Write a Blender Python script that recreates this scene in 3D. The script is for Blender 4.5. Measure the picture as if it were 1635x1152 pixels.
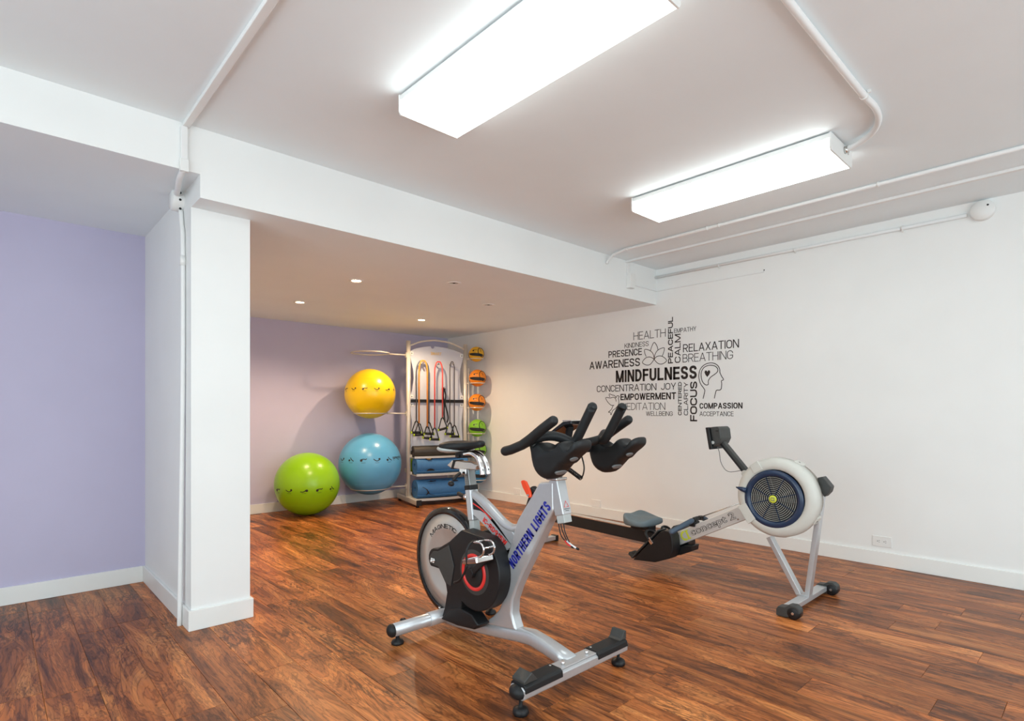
import bpy, math, random
from mathutils import Vector, Matrix
random.seed(7)
PI = math.pi
for o in list(bpy.data.objects):
    bpy.data.objects.remove(o)
scene = bpy.context.scene
COL = scene.collection

# ------------------------------------------------------------------ camera
YAW = 42.928
cd = bpy.data.cameras.new('camera')
cd.sensor_width = 36.0
cd.lens = 36.0 * 895.0 / 1635.0
cd.shift_y = (659.5 - 576.0) / 1635.0
cd.clip_start = 0.05
cam = bpy.data.objects.new('camera', cd)
COL.objects.link(cam)
cam.location = (0, 0, 1.07)
cam.rotation_euler = (PI / 2, 0, -math.radians(YAW))
scene.camera = cam

# ------------------------------------------------------------------ world, exposure
w = bpy.data.worlds.new('world')
scene.world = w
w.use_nodes = True
w.node_tree.nodes['Background'].inputs[0].default_value = (0.80, 0.94, 1.0, 1)
w.node_tree.nodes['Background'].inputs[1].default_value = 4.0     # daylight through the added windows
scene.view_settings.view_transform = 'Standard'
scene.view_settings.look = 'None'
scene.view_settings.gamma = 1.0
scene.view_settings.use_curve_mapping = False
scene.view_settings.exposure = 0.05
pl = bpy.data.lights.new('window_portal', 'AREA')   # guides daylight sampling, adds no light
pl.shape = 'RECTANGLE'
pl.size, pl.size_y = 4.0, 2.19
pl.cycles.is_portal = True
po = bpy.data.objects.new('window_portal', pl)
COL.objects.link(po)
po.location = (1.6, -2.42, 1.155)
po.rotation_euler = (PI / 2, 0, 0)
pl2 = bpy.data.lights.new('window_portal', 'AREA')
pl2.shape = 'RECTANGLE'
pl2.size, pl2.size_y = 4.1, 2.19
pl2.cycles.is_portal = True
po = bpy.data.objects.new('window_portal', pl2)
COL.objects.link(po)
po.location = (-1.87, 0.25, 1.155)
po.rotation_euler = (PI / 2, 0, -PI / 2)
LENS_POWER = 5.2          # glow of the fluorescent lenses
SPOT_W = 54.0             # watts of a lit downlight
WARM = (1.0, 0.74, 0.48)

# room dimensions (metres)
XR = 4.559                # right wall
YB = 2.921                # face of the dropped ceiling
YK = 6.19                 # purple back wall of the right recess
YL = 4.20                 # purple back wall of the left recess
ZC = 2.406                # main ceiling
ZS = 2.08                 # right dropped ceiling
ZL = 2.19                 # left dropped ceiling
XS = 0.720                # step between both dropped ceilings
XL, YF = -1.75, -2.3      # walls behind the photographer


# ------------------------------------------------------------------ materials
def nodes(m):
    m.use_nodes = True
    return m.node_tree, m.node_tree.nodes['Principled BSDF']


def mat(name, col, rough=0.5, metal=0.0, spec=0.5, noise=0.0, nscale=20.0, bump=0.0, bscale=200.0,
        coat=0.0, trans=0.0, emis=None, estr=0.0, alpha=1.0):
    m = bpy.data.materials.new(name)
    t, p = nodes(m)
    p.inputs['Base Color'].default_value = (*col, 1)
    p.inputs['Roughness'].default_value = rough
    p.inputs['Metallic'].default_value = metal
    p.inputs['Specular IOR Level'].default_value = spec
    p.inputs['Coat Weight'].default_value = coat
    p.inputs['Transmission Weight'].default_value = trans
    p.inputs['Alpha'].default_value = alpha
    if emis:
        p.inputs['Emission Color'].default_value = (*emis, 1)
        p.inputs['Emission Strength'].default_value = estr
    tc = t.nodes.new('ShaderNodeTexCoord')
    if noise:
        n = t.nodes.new('ShaderNodeTexNoise')
        n.inputs['Scale'].default_value = nscale
        n.inputs['Detail'].default_value = 4
        t.links.new(tc.outputs['Object'], n.inputs['Vector'])
        r = t.nodes.new('ShaderNodeValToRGB')
        r.color_ramp.elements[0].position = 0.3
        r.color_ramp.elements[1].position = 0.7
        r.color_ramp.elements[0].color = (*[max(0, c * (1 - noise)) for c in col], 1)
        r.color_ramp.elements[1].color = (*[min(1, c * (1 + noise)) for c in col], 1)
        t.links.new(n.outputs['Fac'], r.inputs['Fac'])
        t.links.new(r.outputs['Color'], p.inputs['Base Color'])
    if bump:
        n2 = t.nodes.new('ShaderNodeTexNoise')
        n2.inputs['Scale'].default_value = bscale
        n2.inputs['Detail'].default_value = 3
        t.links.new(tc.outputs['Object'], n2.inputs['Vector'])
        b = t.nodes.new('ShaderNodeBump')
        b.inputs['Strength'].default_value = bump
        b.inputs['Distance'].default_value = 0.002
        t.links.new(n2.outputs['Fac'], b.inputs['Height'])
        t.links.new(b.outputs['Normal'], p.inputs['Normal'])
    return m


def ball_mat(name, col, ribs=150.0, rough=0.28):
    m = mat(name, col, rough, spec=0.5, noise=0.04, nscale=6)
    t, p = nodes(m)
    tc = t.nodes.new('ShaderNodeTexCoord')
    wv = t.nodes.new('ShaderNodeTexWave')
    wv.bands_direction = 'Z'
    wv.inputs['Scale'].default_value = ribs / 6.28
    t.links.new(tc.outputs['Object'], wv.inputs['Vector'])
    b = t.nodes.new('ShaderNodeBump')
    b.inputs['Strength'].default_value = 0.06
    b.inputs['Distance'].default_value = 0.001
    t.links.new(wv.outputs['Fac'], b.inputs['Height'])
    t.links.new(b.outputs['Normal'], p.inputs['Normal'])
    return m


def wood_mat():
    m = bpy.data.materials.new('walnut_plank')
    t, p = nodes(m)
    N, L = t.nodes, t.links

    def new(k):
        return N.new('ShaderNode' + k)
    tc = new('TexCoord')
    oi = new('ObjectInfo')
    mul = new('VectorMath'); mul.operation = 'MULTIPLY'
    cmb = new('CombineXYZ')
    for i in range(3):
        L.new(oi.outputs['Random'], cmb.inputs[i])
    L.new(cmb.outputs[0], mul.inputs[0])
    mul.inputs[1].default_value = (31.7, 77.3, 53.9)
    add = new('VectorMath'); add.operation = 'ADD'
    L.new(tc.outputs['Object'], add.inputs[0])
    L.new(mul.outputs[0], add.inputs[1])

    def noise(sx, sy, detail, dist=0.0, rough=0.5):
        mp = new('Mapping')
        mp.inputs['Scale'].default_value = (sx, sy, 1)
        L.new(add.outputs[0], mp.inputs['Vector'])
        n = new('TexNoise')
        n.inputs['Scale'].default_value = 1.0
        n.inputs['Detail'].default_value = detail
        n.inputs['Roughness'].default_value = rough
        n.inputs['Distortion'].default_value = dist
        L.new(mp.outputs[0], n.inputs['Vector'])
        return n.outputs['Fac']

    def math_(op, a, b=None, clamp=False):
        x = new('Math'); x.operation = op; x.use_clamp = clamp
        for i, q in enumerate((a, b)):
            if q is None:
                continue
            if isinstance(q, (int, float)):
                x.inputs[i].default_value = q
            else:
                L.new(q, x.inputs[i])
        return x.outputs[0]

    def ramp(fac, stops):
        r = new('ValToRGB')
        e = r.color_ramp.elements
        while len(e) < len(stops):
            e.new(0.5)
        for k, (pos, c) in zip(e, stops):
            k.position = pos
            k.color = (*c, 1)
        L.new(fac, r.inputs['Fac'])
        return r.outputs['Color']

    def mix(kind, fac, a, b):
        x = new('MixRGB'); x.blend_type = kind
        if isinstance(fac, (int, float)):
            x.inputs[0].default_value = fac
        else:
            L.new(fac, x.inputs[0])
        for i, q in ((1, a), (2, b)):
            if isinstance(q, tuple):
                x.inputs[i].default_value = (*q, 1)
            else:
                L.new(q, x.inputs[i])
        return x.outputs[0]
    fig = noise(8.5, 1.5, 6, 1.0, 0.58)                 # slow figure of the plank
    tone = ramp(fig, [(0.25, (0.070, 0.022, 0.009)), (0.38, (0.200, 0.064, 0.022)),
                      (0.50, (0.410, 0.130, 0.037)), (0.68, (0.640, 0.250, 0.078))])
    rings = math_('SINE', math_('MULTIPLY', fig, 95.0))  # grain lines that follow the figure
    rings = math_('MULTIPLY_ADD', rings, 0.5); rings.node.inputs[2].default_value = 0.5
    ringc = ramp(rings, [(0.0, (0.42, 0.36, 0.32)), (0.35, (1, 1, 1)), (1.0, (1.08, 1.05, 1.0))])
    c1 = mix('MULTIPLY', 0.65, tone, ringc)
    fine = noise(70, 2.2, 5, 0.5, 0.65)
    finec = ramp(fine, [(0.34, (0.42, 0.36, 0.32)), (0.50, (1, 1, 1)), (0.68, (1.28, 1.22, 1.12))])
    c2 = mix('MULTIPLY', 0.85, c1, finec)
    vein = noise(16, 2.6, 6, 1.6, 0.6)                   # dark mineral streaks
    veinf = ramp(vein, [(0.455, (0, 0, 0)), (0.492, (1, 1, 1)), (0.508, (1, 1, 1)), (0.545, (0, 0, 0))])
    patch = ramp(noise(3.0, 1.2, 2), [(0.45, (0, 0, 0)), (0.62, (1, 1, 1))])
    vf = math_('MULTIPLY', veinf, patch)
    vf = math_('MULTIPLY', vf, 0.75)
    c3 = mix('MIX', vf, c2, (0.035, 0.013, 0.008))
    rnd = new('MapRange')
    rnd.inputs['To Min'].default_value = 0.78
    rnd.inputs['To Max'].default_value = 1.22
    L.new(oi.outputs['Random'], rnd.inputs['Value'])
    cc = new('CombineXYZ')
    for i in range(3):
        L.new(rnd.outputs[0], cc.inputs[i])
    c4 = mix('MULTIPLY', 1.0, c3, cc.outputs[0])
    L.new(c4, p.inputs['Base Color'])
    rr = new('MapRange')
    rr.inputs['To Min'].default_value = 0.27
    rr.inputs['To Max'].default_value = 0.42
    L.new(fine, rr.inputs['Value'])
    L.new(rr.outputs[0], p.inputs['Roughness'])
    b = new('Bump')
    b.inputs['Strength'].default_value = 0.12
    b.inputs['Distance'].default_value = 0.0008
    L.new(fine, b.inputs['Height'])
    L.new(b.outputs['Normal'], p.inputs['Normal'])
    p.inputs['Specular IOR Level'].default_value = 0.20
    return m


M = {
    'wall': mat('white_wall_paint', (0.85, 0.855, 0.84), 0.55, noise=0.015, nscale=3, bump=0.08, bscale=120),
    'ceil': mat('ceiling_paint', (0.86, 0.92, 0.945), 0.7, noise=0.015, nscale=2.5, bump=0.05, bscale=90),
    'trim': mat('trim_paint', (0.84, 0.84, 0.815), 0.35, noise=0.01, nscale=8),
    'purple': mat('lilac_wall_paint', (0.54, 0.505, 0.67), 0.6, noise=0.02, nscale=3, bump=0.08, bscale=120),
    'wood': wood_mat(),
    'sub': mat('subfloor_dust', (0.16, 0.10, 0.07), 0.9, noise=0.4, nscale=15),
    'conduit': mat('painted_conduit', (0.83, 0.83, 0.82), 0.4, noise=0.01),
    'white': mat('white_plastic', (0.82, 0.82, 0.80), 0.35, noise=0.01),
    'lens': mat('lit_prismatic_lens', (0.95, 0.95, 0.95), 0.3, emis=(0.90, 1.0, 0.985), estr=LENS_POWER),
    'bulb': mat('lit_halogen_bulb', (1, 0.9, 0.7), 0.3, emis=(1.0, 0.74, 0.44), estr=60.0),
    'black': mat('black_plastic', (0.010, 0.010, 0.011), 0.45, spec=0.35, noise=0.1, nscale=40, bump=0.1, bscale=600),
    'gloss': mat('gloss_black', (0.010, 0.010, 0.011), 0.12, noise=0.05),
    'rubber': mat('black_rubber', (0.011, 0.012, 0.013), 0.5, spec=0.35, noise=0.1, nscale=30, bump=0.15, bscale=500),
    'vinyl': mat('black_vinyl_decal', (0.018, 0.013, 0.012), 0.5, noise=0.05),
    'silver': mat('silver_paint', (0.56, 0.57, 0.585), 0.30, metal=0.55, noise=0.02, nscale=60),
    'chrome': mat('chrome', (0.80, 0.80, 0.80), 0.09, metal=1.0, noise=0.02),
    'brushed': mat('brushed_steel', (0.62, 0.60, 0.57), 0.27, metal=0.95, noise=0.06, nscale=5),
    'post': mat('scaled_post_steel', (0.27, 0.28, 0.28), 0.3, metal=0.9, noise=0.05),
    'blue_ink': mat('blue_print', (0.018, 0.024, 0.30), 0.4, noise=0.03),
    'red_ink': mat('red_print', (0.75, 0.035, 0.03), 0.35, noise=0.03),
    'orange': mat('orange_red_plastic', (0.85, 0.065, 0.012), 0.35, noise=0.03),
    'grey': mat('light_grey_vinyl', (0.45, 0.47, 0.46), 0.45, noise=0.03),
    'seat': mat('blue_grey_seat', (0.135, 0.175, 0.195), 0.6, noise=0.05, nscale=50, bump=0.1, bscale=700),
    'shell': mat('bone_white_plastic', (0.60, 0.59, 0.54), 0.42, noise=0.015, nscale=30),
    'mesh': mat('perforated_band', (0.30, 0.27, 0.225), 0.5, metal=0.4, noise=0.25, nscale=260),
    'navy': mat('navy_plastic', (0.018, 0.036, 0.080), 0.22, noise=0.05),
    'lime': mat('lime_print', (0.62, 0.66, 0.05), 0.4, noise=0.03),
    'charcoal': mat('charcoal_plastic', (0.040, 0.041, 0.039), 0.5, noise=0.06, nscale=60),
    'dark': mat('dark_cavity', (0.008, 0.008, 0.009), 0.6, noise=0.1),
    'boom': mat('silver_anodised', (0.66, 0.66, 0.64), 0.38, metal=0.35, noise=0.02),
    'ltgrey': mat('pale_grey_print', (0.58, 0.58, 0.56), 0.4, noise=0.02),
    'dkgrey': mat('grey_print', (0.14, 0.14, 0.14), 0.4, noise=0.03),
    'grip': mat('blue_grey_rubber', (0.055, 0.085, 0.125), 0.5, noise=0.05),
    'wheel_disc': mat('flywheel_steel', (0.60, 0.58, 0.55), 0.36, metal=0.6, noise=0.03, nscale=10),
    'rack': mat('champagne_steel', (0.68, 0.63, 0.55), 0.35, metal=0.25, noise=0.02),
    'tray': mat('grey_tray_steel', (0.50, 0.48, 0.46), 0.4, metal=0.3, noise=0.02),
    'ball_y': ball_mat('yellow_ball_vinyl', (0.86, 0.56, 0.006)),
    'ball_g': ball_mat('lime_ball_vinyl', (0.27, 0.56, 0.006)),
    'ball_b': ball_mat('blue_ball_vinyl', (0.11, 0.40, 0.68)),
    'med_y': ball_mat('yellow_rubber', (0.78, 0.42, 0.02), 300, 0.5),
    'med_o': ball_mat('orange_rubber', (0.80, 0.24, 0.012), 300, 0.5),
    'med_g': ball_mat('lime_rubber', (0.20, 0.48, 0.02), 300, 0.5),
    'med_b': ball_mat('blue_rubber', (0.03, 0.20, 0.40), 300, 0.5),
    'mat_b': mat('blue_foam', (0.045, 0.165, 0.37), 0.62, noise=0.06, nscale=40, bump=0.2, bscale=500),
    'mat_l': mat('lime_foam', (0.45, 0.62, 0.03), 0.6, noise=0.05),
    'roller': mat('black_foam', (0.035, 0.028, 0.022), 0.5, noise=0.3, nscale=200, bump=0.3, bscale=400),
    'band_o': mat('orange_band', (0.80, 0.30, 0.05), 0.45, noise=0.03),
    'band_r': mat('red_band', (0.72, 0.07, 0.06), 0.45, noise=0.03),
    'band_t': mat('slate_band', (0.08, 0.11, 0.14), 0.45, noise=0.03),
    'band_k': mat('brown_black_band', (0.045, 0.032, 0.028), 0.45, noise=0.03),
    'skin': mat('warning_sticker', (0.80, 0.72, 0.72), 0.5, noise=0.03),
    'white_ink': mat('white_print', (0.8, 0.8, 0.8), 0.5, noise=0.02),
    'label': mat('amber_print', (0.62, 0.42, 0.16), 0.5, noise=0.05),
}


def acrylic():
    m = bpy.data.materials.new('frosted_acrylic')
    t, p = nodes(m)
    out = t.nodes['Material Output']
    p.inputs['Base Color'].default_value = (0.80, 0.83, 0.92, 1)
    p.inputs['Roughness'].default_value = 0.3
    tr = t.nodes.new('ShaderNodeBsdfTransparent')
    tc = t.nodes.new('ShaderNodeTexCoord')
    n = t.nodes.new('ShaderNodeTexNoise')
    n.inputs['Scale'].default_value = 1.5
    t.links.new(tc.outputs['Object'], n.inputs['Vector'])
    mr = t.nodes.new('ShaderNodeMapRange')
    mr.inputs['To Min'].default_value = 0.45
    mr.inputs['To Max'].default_value = 0.65
    t.links.new(n.outputs['Fac'], mr.inputs['Value'])
    mx = t.nodes.new('ShaderNodeMixShader')
    t.links.new(mr.outputs[0], mx.inputs[0])
    t.links.new(tr.outputs[0], mx.inputs[1])
    t.links.new(p.outputs[0], mx.inputs[2])
    t.links.new(mx.outputs[0], out.inputs['Surface'])
    return m


M['acrylic'] = acrylic()


def pane_glass():
    m = bpy.data.materials.new('window_glass')
    t, p = nodes(m)
    p.inputs['Base Color'].default_value = (0.9, 0.95, 1, 1)
    p.inputs['Roughness'].default_value = 0.02
    tr = t.nodes.new('ShaderNodeBsdfTransparent')
    mx = t.nodes.new('ShaderNodeMixShader')
    mx.inputs[0].default_value = 0.06
    t.links.new(tr.outputs[0], mx.inputs[1])
    t.links.new(p.outputs[0], mx.inputs[2])
    t.links.new(mx.outputs[0], t.nodes['Material Output'].inputs['Surface'])
    return m


M['glass'] = pane_glass()


# ------------------------------------------------------------------ geometry helpers
def V(*a):
    return Vector(a[0] if len(a) == 1 else a)


def frame(d):
    d = d.normalized()
    up = Vector((0, 0, 1)) if abs(d.z) < 0.9 else Vector((1, 0, 0))
    a = d.cross(up).normalized()
    return a, d.cross(a).normalized()


class G:
    def __init__(self):
        self.v, self.f, self.s = [], [], []

    def add(self, vs, fs, smooth=False):
        k = len(self.v)
        self.v += [Vector(q) for q in vs]
        self.f += [tuple(i + k for i in q) for q in fs]
        self.s += [smooth] * len(fs)
        return self

    def box(self, c, s, rot=None):
        c = V(c); h = V(s) / 2
        vs = []
        for z in (-1, 1):
            for x, y in ((-1, -1), (1, -1), (1, 1), (-1, 1)):
                q = Vector((x * h.x, y * h.y, z * h.z))
                vs.append(c + (rot @ q if rot else q))
        return self.add(vs, [(3, 2, 1, 0), (4, 5, 6, 7), (0, 1, 5, 4), (1, 2, 6, 5), (2, 3, 7, 6), (3, 0, 4, 7)])

    def span(self, lo, hi):
        lo, hi = V(lo), V(hi)
        return self.box((lo + hi) / 2, hi - lo)

    def bar(self, p, q, side, w, h):
        """box beam p->q; w along the vector side, h across both"""
        p, q = V(p), V(q)
        d = (q - p).normalized()
        a = V(side).normalized()
        b = d.cross(a).normalized()
        vs = []
        for o in (p, q):
            for x, y in ((-1, -1), (1, -1), (1, 1), (-1, 1)):
                vs.append(o + a * (x * w / 2) + b * (y * h / 2))
        return self.add(vs, [(3, 2, 1, 0), (4, 5, 6, 7), (0, 1, 5, 4), (1, 2, 6, 5), (2, 3, 7, 6), (3, 0, 4, 7)])

    def prism(self, poly, fn, d0, d1):
        n = len(poly)
        vs = [fn(a, b, d0) for a, b in poly] + [fn(a, b, d1) for a, b in poly]
        fs = [tuple(range(n - 1, -1, -1)), tuple(range(n, 2 * n))]
        fs += [(i, (i + 1) % n, n + (i + 1) % n, n + i) for i in range(n)]
        return self.add(vs, fs)

    def prism_x(self, poly, x0, x1):           # poly in (y, z)
        return self.prism(poly, lambda a, b, d: (d, a, b), x0, x1)

    def tube(self, pts, r, n=10, closed=False, flat=None, smooth=True):
        pts = [V(q) for q in pts]
        m = len(pts)
        rs = r if isinstance(r, (list, tuple)) else [r] * m
        vs = []
        prev = None
        for i, q in enumerate(pts):
            if closed:
                d = pts[(i + 1) % m] - pts[i - 1]
            else:
                d = pts[min(i + 1, m - 1)] - pts[max(i - 1, 0)]
            d.normalize()
            if prev is None:
                a, b = frame(d)
            else:
                a = (prev - d * prev.dot(d)).normalized()
                b = d.cross(a)
            prev = a
            for k in range(n):
                t = 2 * PI * k / n
                vs.append(q + a * (math.cos(t) * rs[i]) + b * (math.sin(t) * rs[i]))
        fs = []
        for i in range(m if closed else m - 1):
            j = (i + 1) % m
            for k in range(n):
                l = (k + 1) % n
                fs.append((i * n + k, i * n + l, j * n + l, j * n + k))
        self.add(vs, fs, smooth)
        if not closed:
            k = len(self.v) - m * n
            self.f += [tuple(k + i for i in range(n - 1, -1, -1)), tuple(k + (m - 1) * n + i for i in range(n))]
            self.s += [False, False]
        return self

    def rod(self, p, q, r, n=12):
        return self.tube([p, q], r, n)

    def pill(self, pts, r, n=12):
        """tube with rounded ends"""
        pts = [V(q) for q in pts]
        d0 = (pts[0] - pts[1]).normalized(); d1 = (pts[-1] - pts[-2]).normalized()
        cap = [(0.0, 1.0), (0.35, 0.93), (0.65, 0.74), (0.85, 0.5), (0.96, 0.22)]
        a = [(pts[0] + d0 * r * (c - 0.9), r * s) for c, s in reversed(cap[1:])]
        b = [(pts[-1] + d1 * r * (c - 0.9), r * s) for c, s in cap[1:]]
        allp = a + [(pts[0] - d0 * r * 0.9, r)] + [(q, r) for q in pts[1:-1]] + [(pts[-1] - d1 * r * 0.9, r)] + b
        return self.tube([q for q, _ in allp], [s for _, s in allp], n)

    def lathe(self, o, axis, prof, n=32, smooth=True):
        """prof: (radius, height along axis)"""
        o, d = V(o), V(axis).normalized()
        a, b = frame(d)
        vs = []
        for r, h in prof:
            for k in range(n):
                t = 2 * PI * k / n
                vs.append(o + d * h + (a * math.cos(t) + b * math.sin(t)) * r)
        fs = []
        for i in range(len(prof) - 1):
            for k in range(n):
                l = (k + 1) % n
                fs.append((i * n + k, i * n + l, (i + 1) * n + l, (i + 1) * n + k))
        return self.add(vs, fs, smooth)

    def disc(self, o, axis, r, h, n=32, edge=0.0):
        if edge:
            return self.lathe(o, axis, [(0.0001, 0), (r - edge, 0), (r, edge), (r, h - edge), (r - edge, h), (0.0001, h)], n)
        return self.rod(V(o), V(o) + V(axis).normalized() * h, r, n)

    def ball(self, c, r, nu=24, nv=14, sc=(1, 1, 1)):
        c = V(c)
        vs = [c + Vector((0, 0, r * sc[2]))]
        for i in range(1, nv):
            th = PI * i / nv
            for k in range(nu):
                ph = 2 * PI * k / nu
                vs.append(c + Vector((r * sc[0] * math.sin(th) * math.cos(ph), r * sc[1] * math.sin(th) * math.sin(ph),
                                      r * sc[2] * math.cos(th))))
        vs.append(c - Vector((0, 0, r * sc[2])))
        fs = [(0, 1 + k, 1 + (k + 1) % nu) for k in range(nu)]
        for i in range(nv - 2):
            for k in range(nu):
                a = 1 + i * nu + k; b = 1 + i * nu + (k + 1) % nu
                fs.append((a, a + nu, b + nu, b))
        e = len(vs) - 1; s = 1 + (nv - 2) * nu
        fs += [(e, s + (k + 1) % nu, s + k) for k in range(nu)]
        return self.add(vs, fs, True)

    def loft(self, rings, caps=True, smooth=True):
        n = len(rings[0]); m = len(rings)
        vs = [q for r in rings for q in r]
        fs = []
        for i in range(m - 1):
            for k in range(n):
                l = (k + 1) % n
                fs.append((i * n + k, i * n + l, (i + 1) * n + l, (i + 1) * n + k))
        if caps:
            fs += [tuple(range(n - 1, -1, -1)), tuple((m - 1) * n + i for i in range(n))]
        return self.add(vs, fs, smooth)

    def strip(self, pts, fn, wd, d0=0.0, d1=0.0012, closed=False):
        """flat ribbon of width wd along 2-D points, mapped by fn(a, b, depth)"""
        P = [Vector(q) for q in pts]
        m = len(P)
        lo, hi = [], []
        for i in range(m):
            if closed:
                d = P[(i + 1) % m] - P[i - 1]
            else:
                d = P[min(i + 1, m - 1)] - P[max(i - 1, 0)]
            d.normalize()
            nn = Vector((-d.y, d.x)) * wd / 2
            lo.append(P[i] - nn); hi.append(P[i] + nn)
        vs = []
        for i in range(m):
            vs += [fn(lo[i].x, lo[i].y, d0), fn(hi[i].x, hi[i].y, d0), fn(hi[i].x, hi[i].y, d1), fn(lo[i].x, lo[i].y, d1)]
        fs = []
        for i in range(m if closed else m - 1):
            a = 4 * i; b = 4 * ((i + 1) % m)
            for k in range(4):
                l = (k + 1) % 4
                fs.append((a + k, a + l, b + l, b + k))
        if not closed:
            fs += [(3, 2, 1, 0), tuple(4 * (m - 1) + k for k in range(4))]
        return self.add(vs, fs)

    def text(self, body, fn, a0, a1, b0, b1, weight=0.0, depth=0.0, tall=None):
        """lettering fitted into the box a0..a1, b0..b1 of a surface mapped by fn"""
        vs, fs = glyphs(body, weight)
        x0 = min(q[0] for q in vs); x1 = max(q[0] for q in vs)
        y0 = min(q[1] for q in vs); y1 = max(q[1] for q in vs)
        if tall:
            y0, y1 = tall
        return self.add([fn(a0 + (q[0] - x0) / (x1 - x0) * (a1 - a0), b0 + (q[1] - y0) / (y1 - y0) * (b1 - b0), depth)
                         for q in vs], fs)


_gl = {}


def glyphs(body, weight):
    k = (body, weight)
    if k not in _gl:
        cu = bpy.data.curves.new('glyph', 'FONT')
        cu.body = body
        cu.offset = weight
        cu.resolution_u = 4
        cu.fill_mode = 'FRONT'
        ob = bpy.data.objects.new('glyph', cu)
        COL.objects.link(ob)
        dg = bpy.context.evaluated_depsgraph_get()
        me = bpy.data.meshes.new_from_object(ob.evaluated_get(dg))
        _gl[k] = ([tuple(q.co) for q in me.vertices], [tuple(q.vertices) for q in me.polygons])
        bpy.data.objects.remove(ob)
        bpy.data.curves.remove(cu)
        bpy.data.meshes.remove(me)
    return _gl[k]


def catmull(pts, k=6, closed=False):
    P = [Vector(q) for q in pts]
    n = len(P)
    out = []
    for i in range(n if closed else n - 1):
        if closed:
            a, b, c, d = P[i - 1], P[i], P[(i + 1) % n], P[(i + 2) % n]
        else:
            a, b, c, d = P[max(i - 1, 0)], P[i], P[i + 1], P[min(i + 2, n - 1)]
        for j in range(k):
            t = j / k
            out.append(0.5 * ((2 * b) + (c - a) * t + (2 * a - 5 * b + 4 * c - d) * t * t + (3 * b - a - 3 * c + d) * t ** 3))
    if not closed:
        out.append(P[-1])
    return out


# ------------------------------------------------------------------ condensed sans capitals drawn from strokes
def _arc(cx, cy, rx, ry, a0, a1, n=9):
    return [(cx + rx * math.cos(math.radians(a0 + (a1 - a0) * i / n)), cy + ry * math.sin(math.radians(a0 + (a1 - a0) * i / n))) for i in range(n + 1)]


def _bowl(y0, y1, rx=.55, x1=1.0):
    m = (y0 + y1) / 2
    return [(0, y1)] + _arc(x1 - rx, m, rx, (y1 - y0) / 2, 90, -90) + [(0, y0)]


_O = _arc(.5, .70, .5, .30, 0, 180) + _arc(.5, .30, .5, .30, 180, 360)
_C = [(1, .68)] + _arc(.5, .70, .5, .30, 0, 180)[1:] + _arc(.5, .30, .5, .30, 180, 360)[:-1] + [(1, .32)]
_S = [(.98, .74), (.86, .94), (.5, 1), (.14, .93), (.03, .75), (.18, .58), (.5, .50), (.83, .42), (.98, .25), (.86, .06), (.5, 0), (.13, .06), (.02, .26)]
STROKES = {
    'A': (.72, [('d', 0, 0, .5, 1), ('d', 1, 0, .5, 1), ('h', .30, .2, .8)]),
    'B': (.60, [('v', 0, 0, 1), ('c', _bowl(.52, 1, .42, .94)), ('c', _bowl(0, .52, .45))]),
    'C': (.62, [('c', _C)]),
    'D': (.62, [('v', 0, 0, 1), ('c', _bowl(0, 1, .62))]),
    'E': (.52, [('v', 0, 0, 1), ('h', 0, 0, 1), ('h', .52, 0, .9), ('h', 1, 0, 1)]),
    'F': (.50, [('v', 0, 0, 1), ('h', .50, 0, .9), ('h', 1, 0, 1)]),
    'G': (.64, [('c', _C), ('v', 1, .22, .45), ('h', .45, .52, 1)]),
    'H': (.64, [('v', 0, 0, 1), ('v', 1, 0, 1), ('h', .52, 0, 1)]),
    'I': (.0, [('v', 0, 0, 1)]),
    'J': (.50, [('c', [(1, 1), (1, .5)] + _arc(.5, .28, .5, .28, 0, -180))]),
    'K': (.62, [('v', 0, 0, 1), ('d', 0, .38, .95, 1), ('d', 1, 0, .32, .58)]),
    'L': (.50, [('v', 0, 0, 1), ('h', 0, 0, 1)]),
    'M': (.86, [('v', 0, 0, 1), ('v', 1, 0, 1), ('d', .5, 0, 0, 1), ('d', .5, 0, 1, 1)]),
    'N': (.66, [('v', 0, 0, 1), ('v', 1, 0, 1), ('d', 1, 0, 0, 1)]),
    'O': (.66, [('o', _O)]),
    'P': (.60, [('v', 0, 0, 1), ('c', _bowl(.44, 1, .52))]),
    'R': (.62, [('v', 0, 0, 1), ('c', _bowl(.46, 1, .50)), ('d', 1, 0, .45, .46)]),
    'S': (.60, [('s', _S)]),
    'T': (.62, [('v', .5, 0, 1), ('h', 1, 0, 1)]),
    'U': (.62, [('c', [(0, 1), (0, .6)] + _arc(.5, .30, .5, .30, 180, 360) + [(1, .6), (1, 1)])]),
    'V': (.68, [('d', .5, 0, 0, 1), ('d', .5, 0, 1, 1)]),
    'W': (1.0, [('d', .25, 0, 0, 1), ('d', .25, 0, .5, 1), ('d', .75, 0, .5, 1), ('d', .75, 0, 1, 1)]),
    'X': (.66, [('d', 0, 0, 1, 1), ('d', 1, 0, 0, 1)]),
    'Y': (.66, [('d', .5, .42, 0, 1), ('d', .5, .42, 1, 1), ('v', .5, 0, .48)]),
    '1': (.25, [('v', 1, 0, 1), ('d', 0, .75, 1, 1)]),
    '5': (.58, [('h', 1, .08, .95), ('v', .08, .52, 1), ('c', [(.08, .55), (.4, .62)] + _arc(.5, .31, .5, .31, 75, -150))]),
    '9': (.60, [('o', _arc(.5, .70, .5, .30, 0, 180) + _arc(.5, .70, .5, .30, 180, 360)), ('c', [(1, .70), (.98, .40), (.80, .10), (.35, 0)])]),
    '-': (.30, [('h', .42, 0, 1)]),
    ' ': (.20, []),
}


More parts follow.
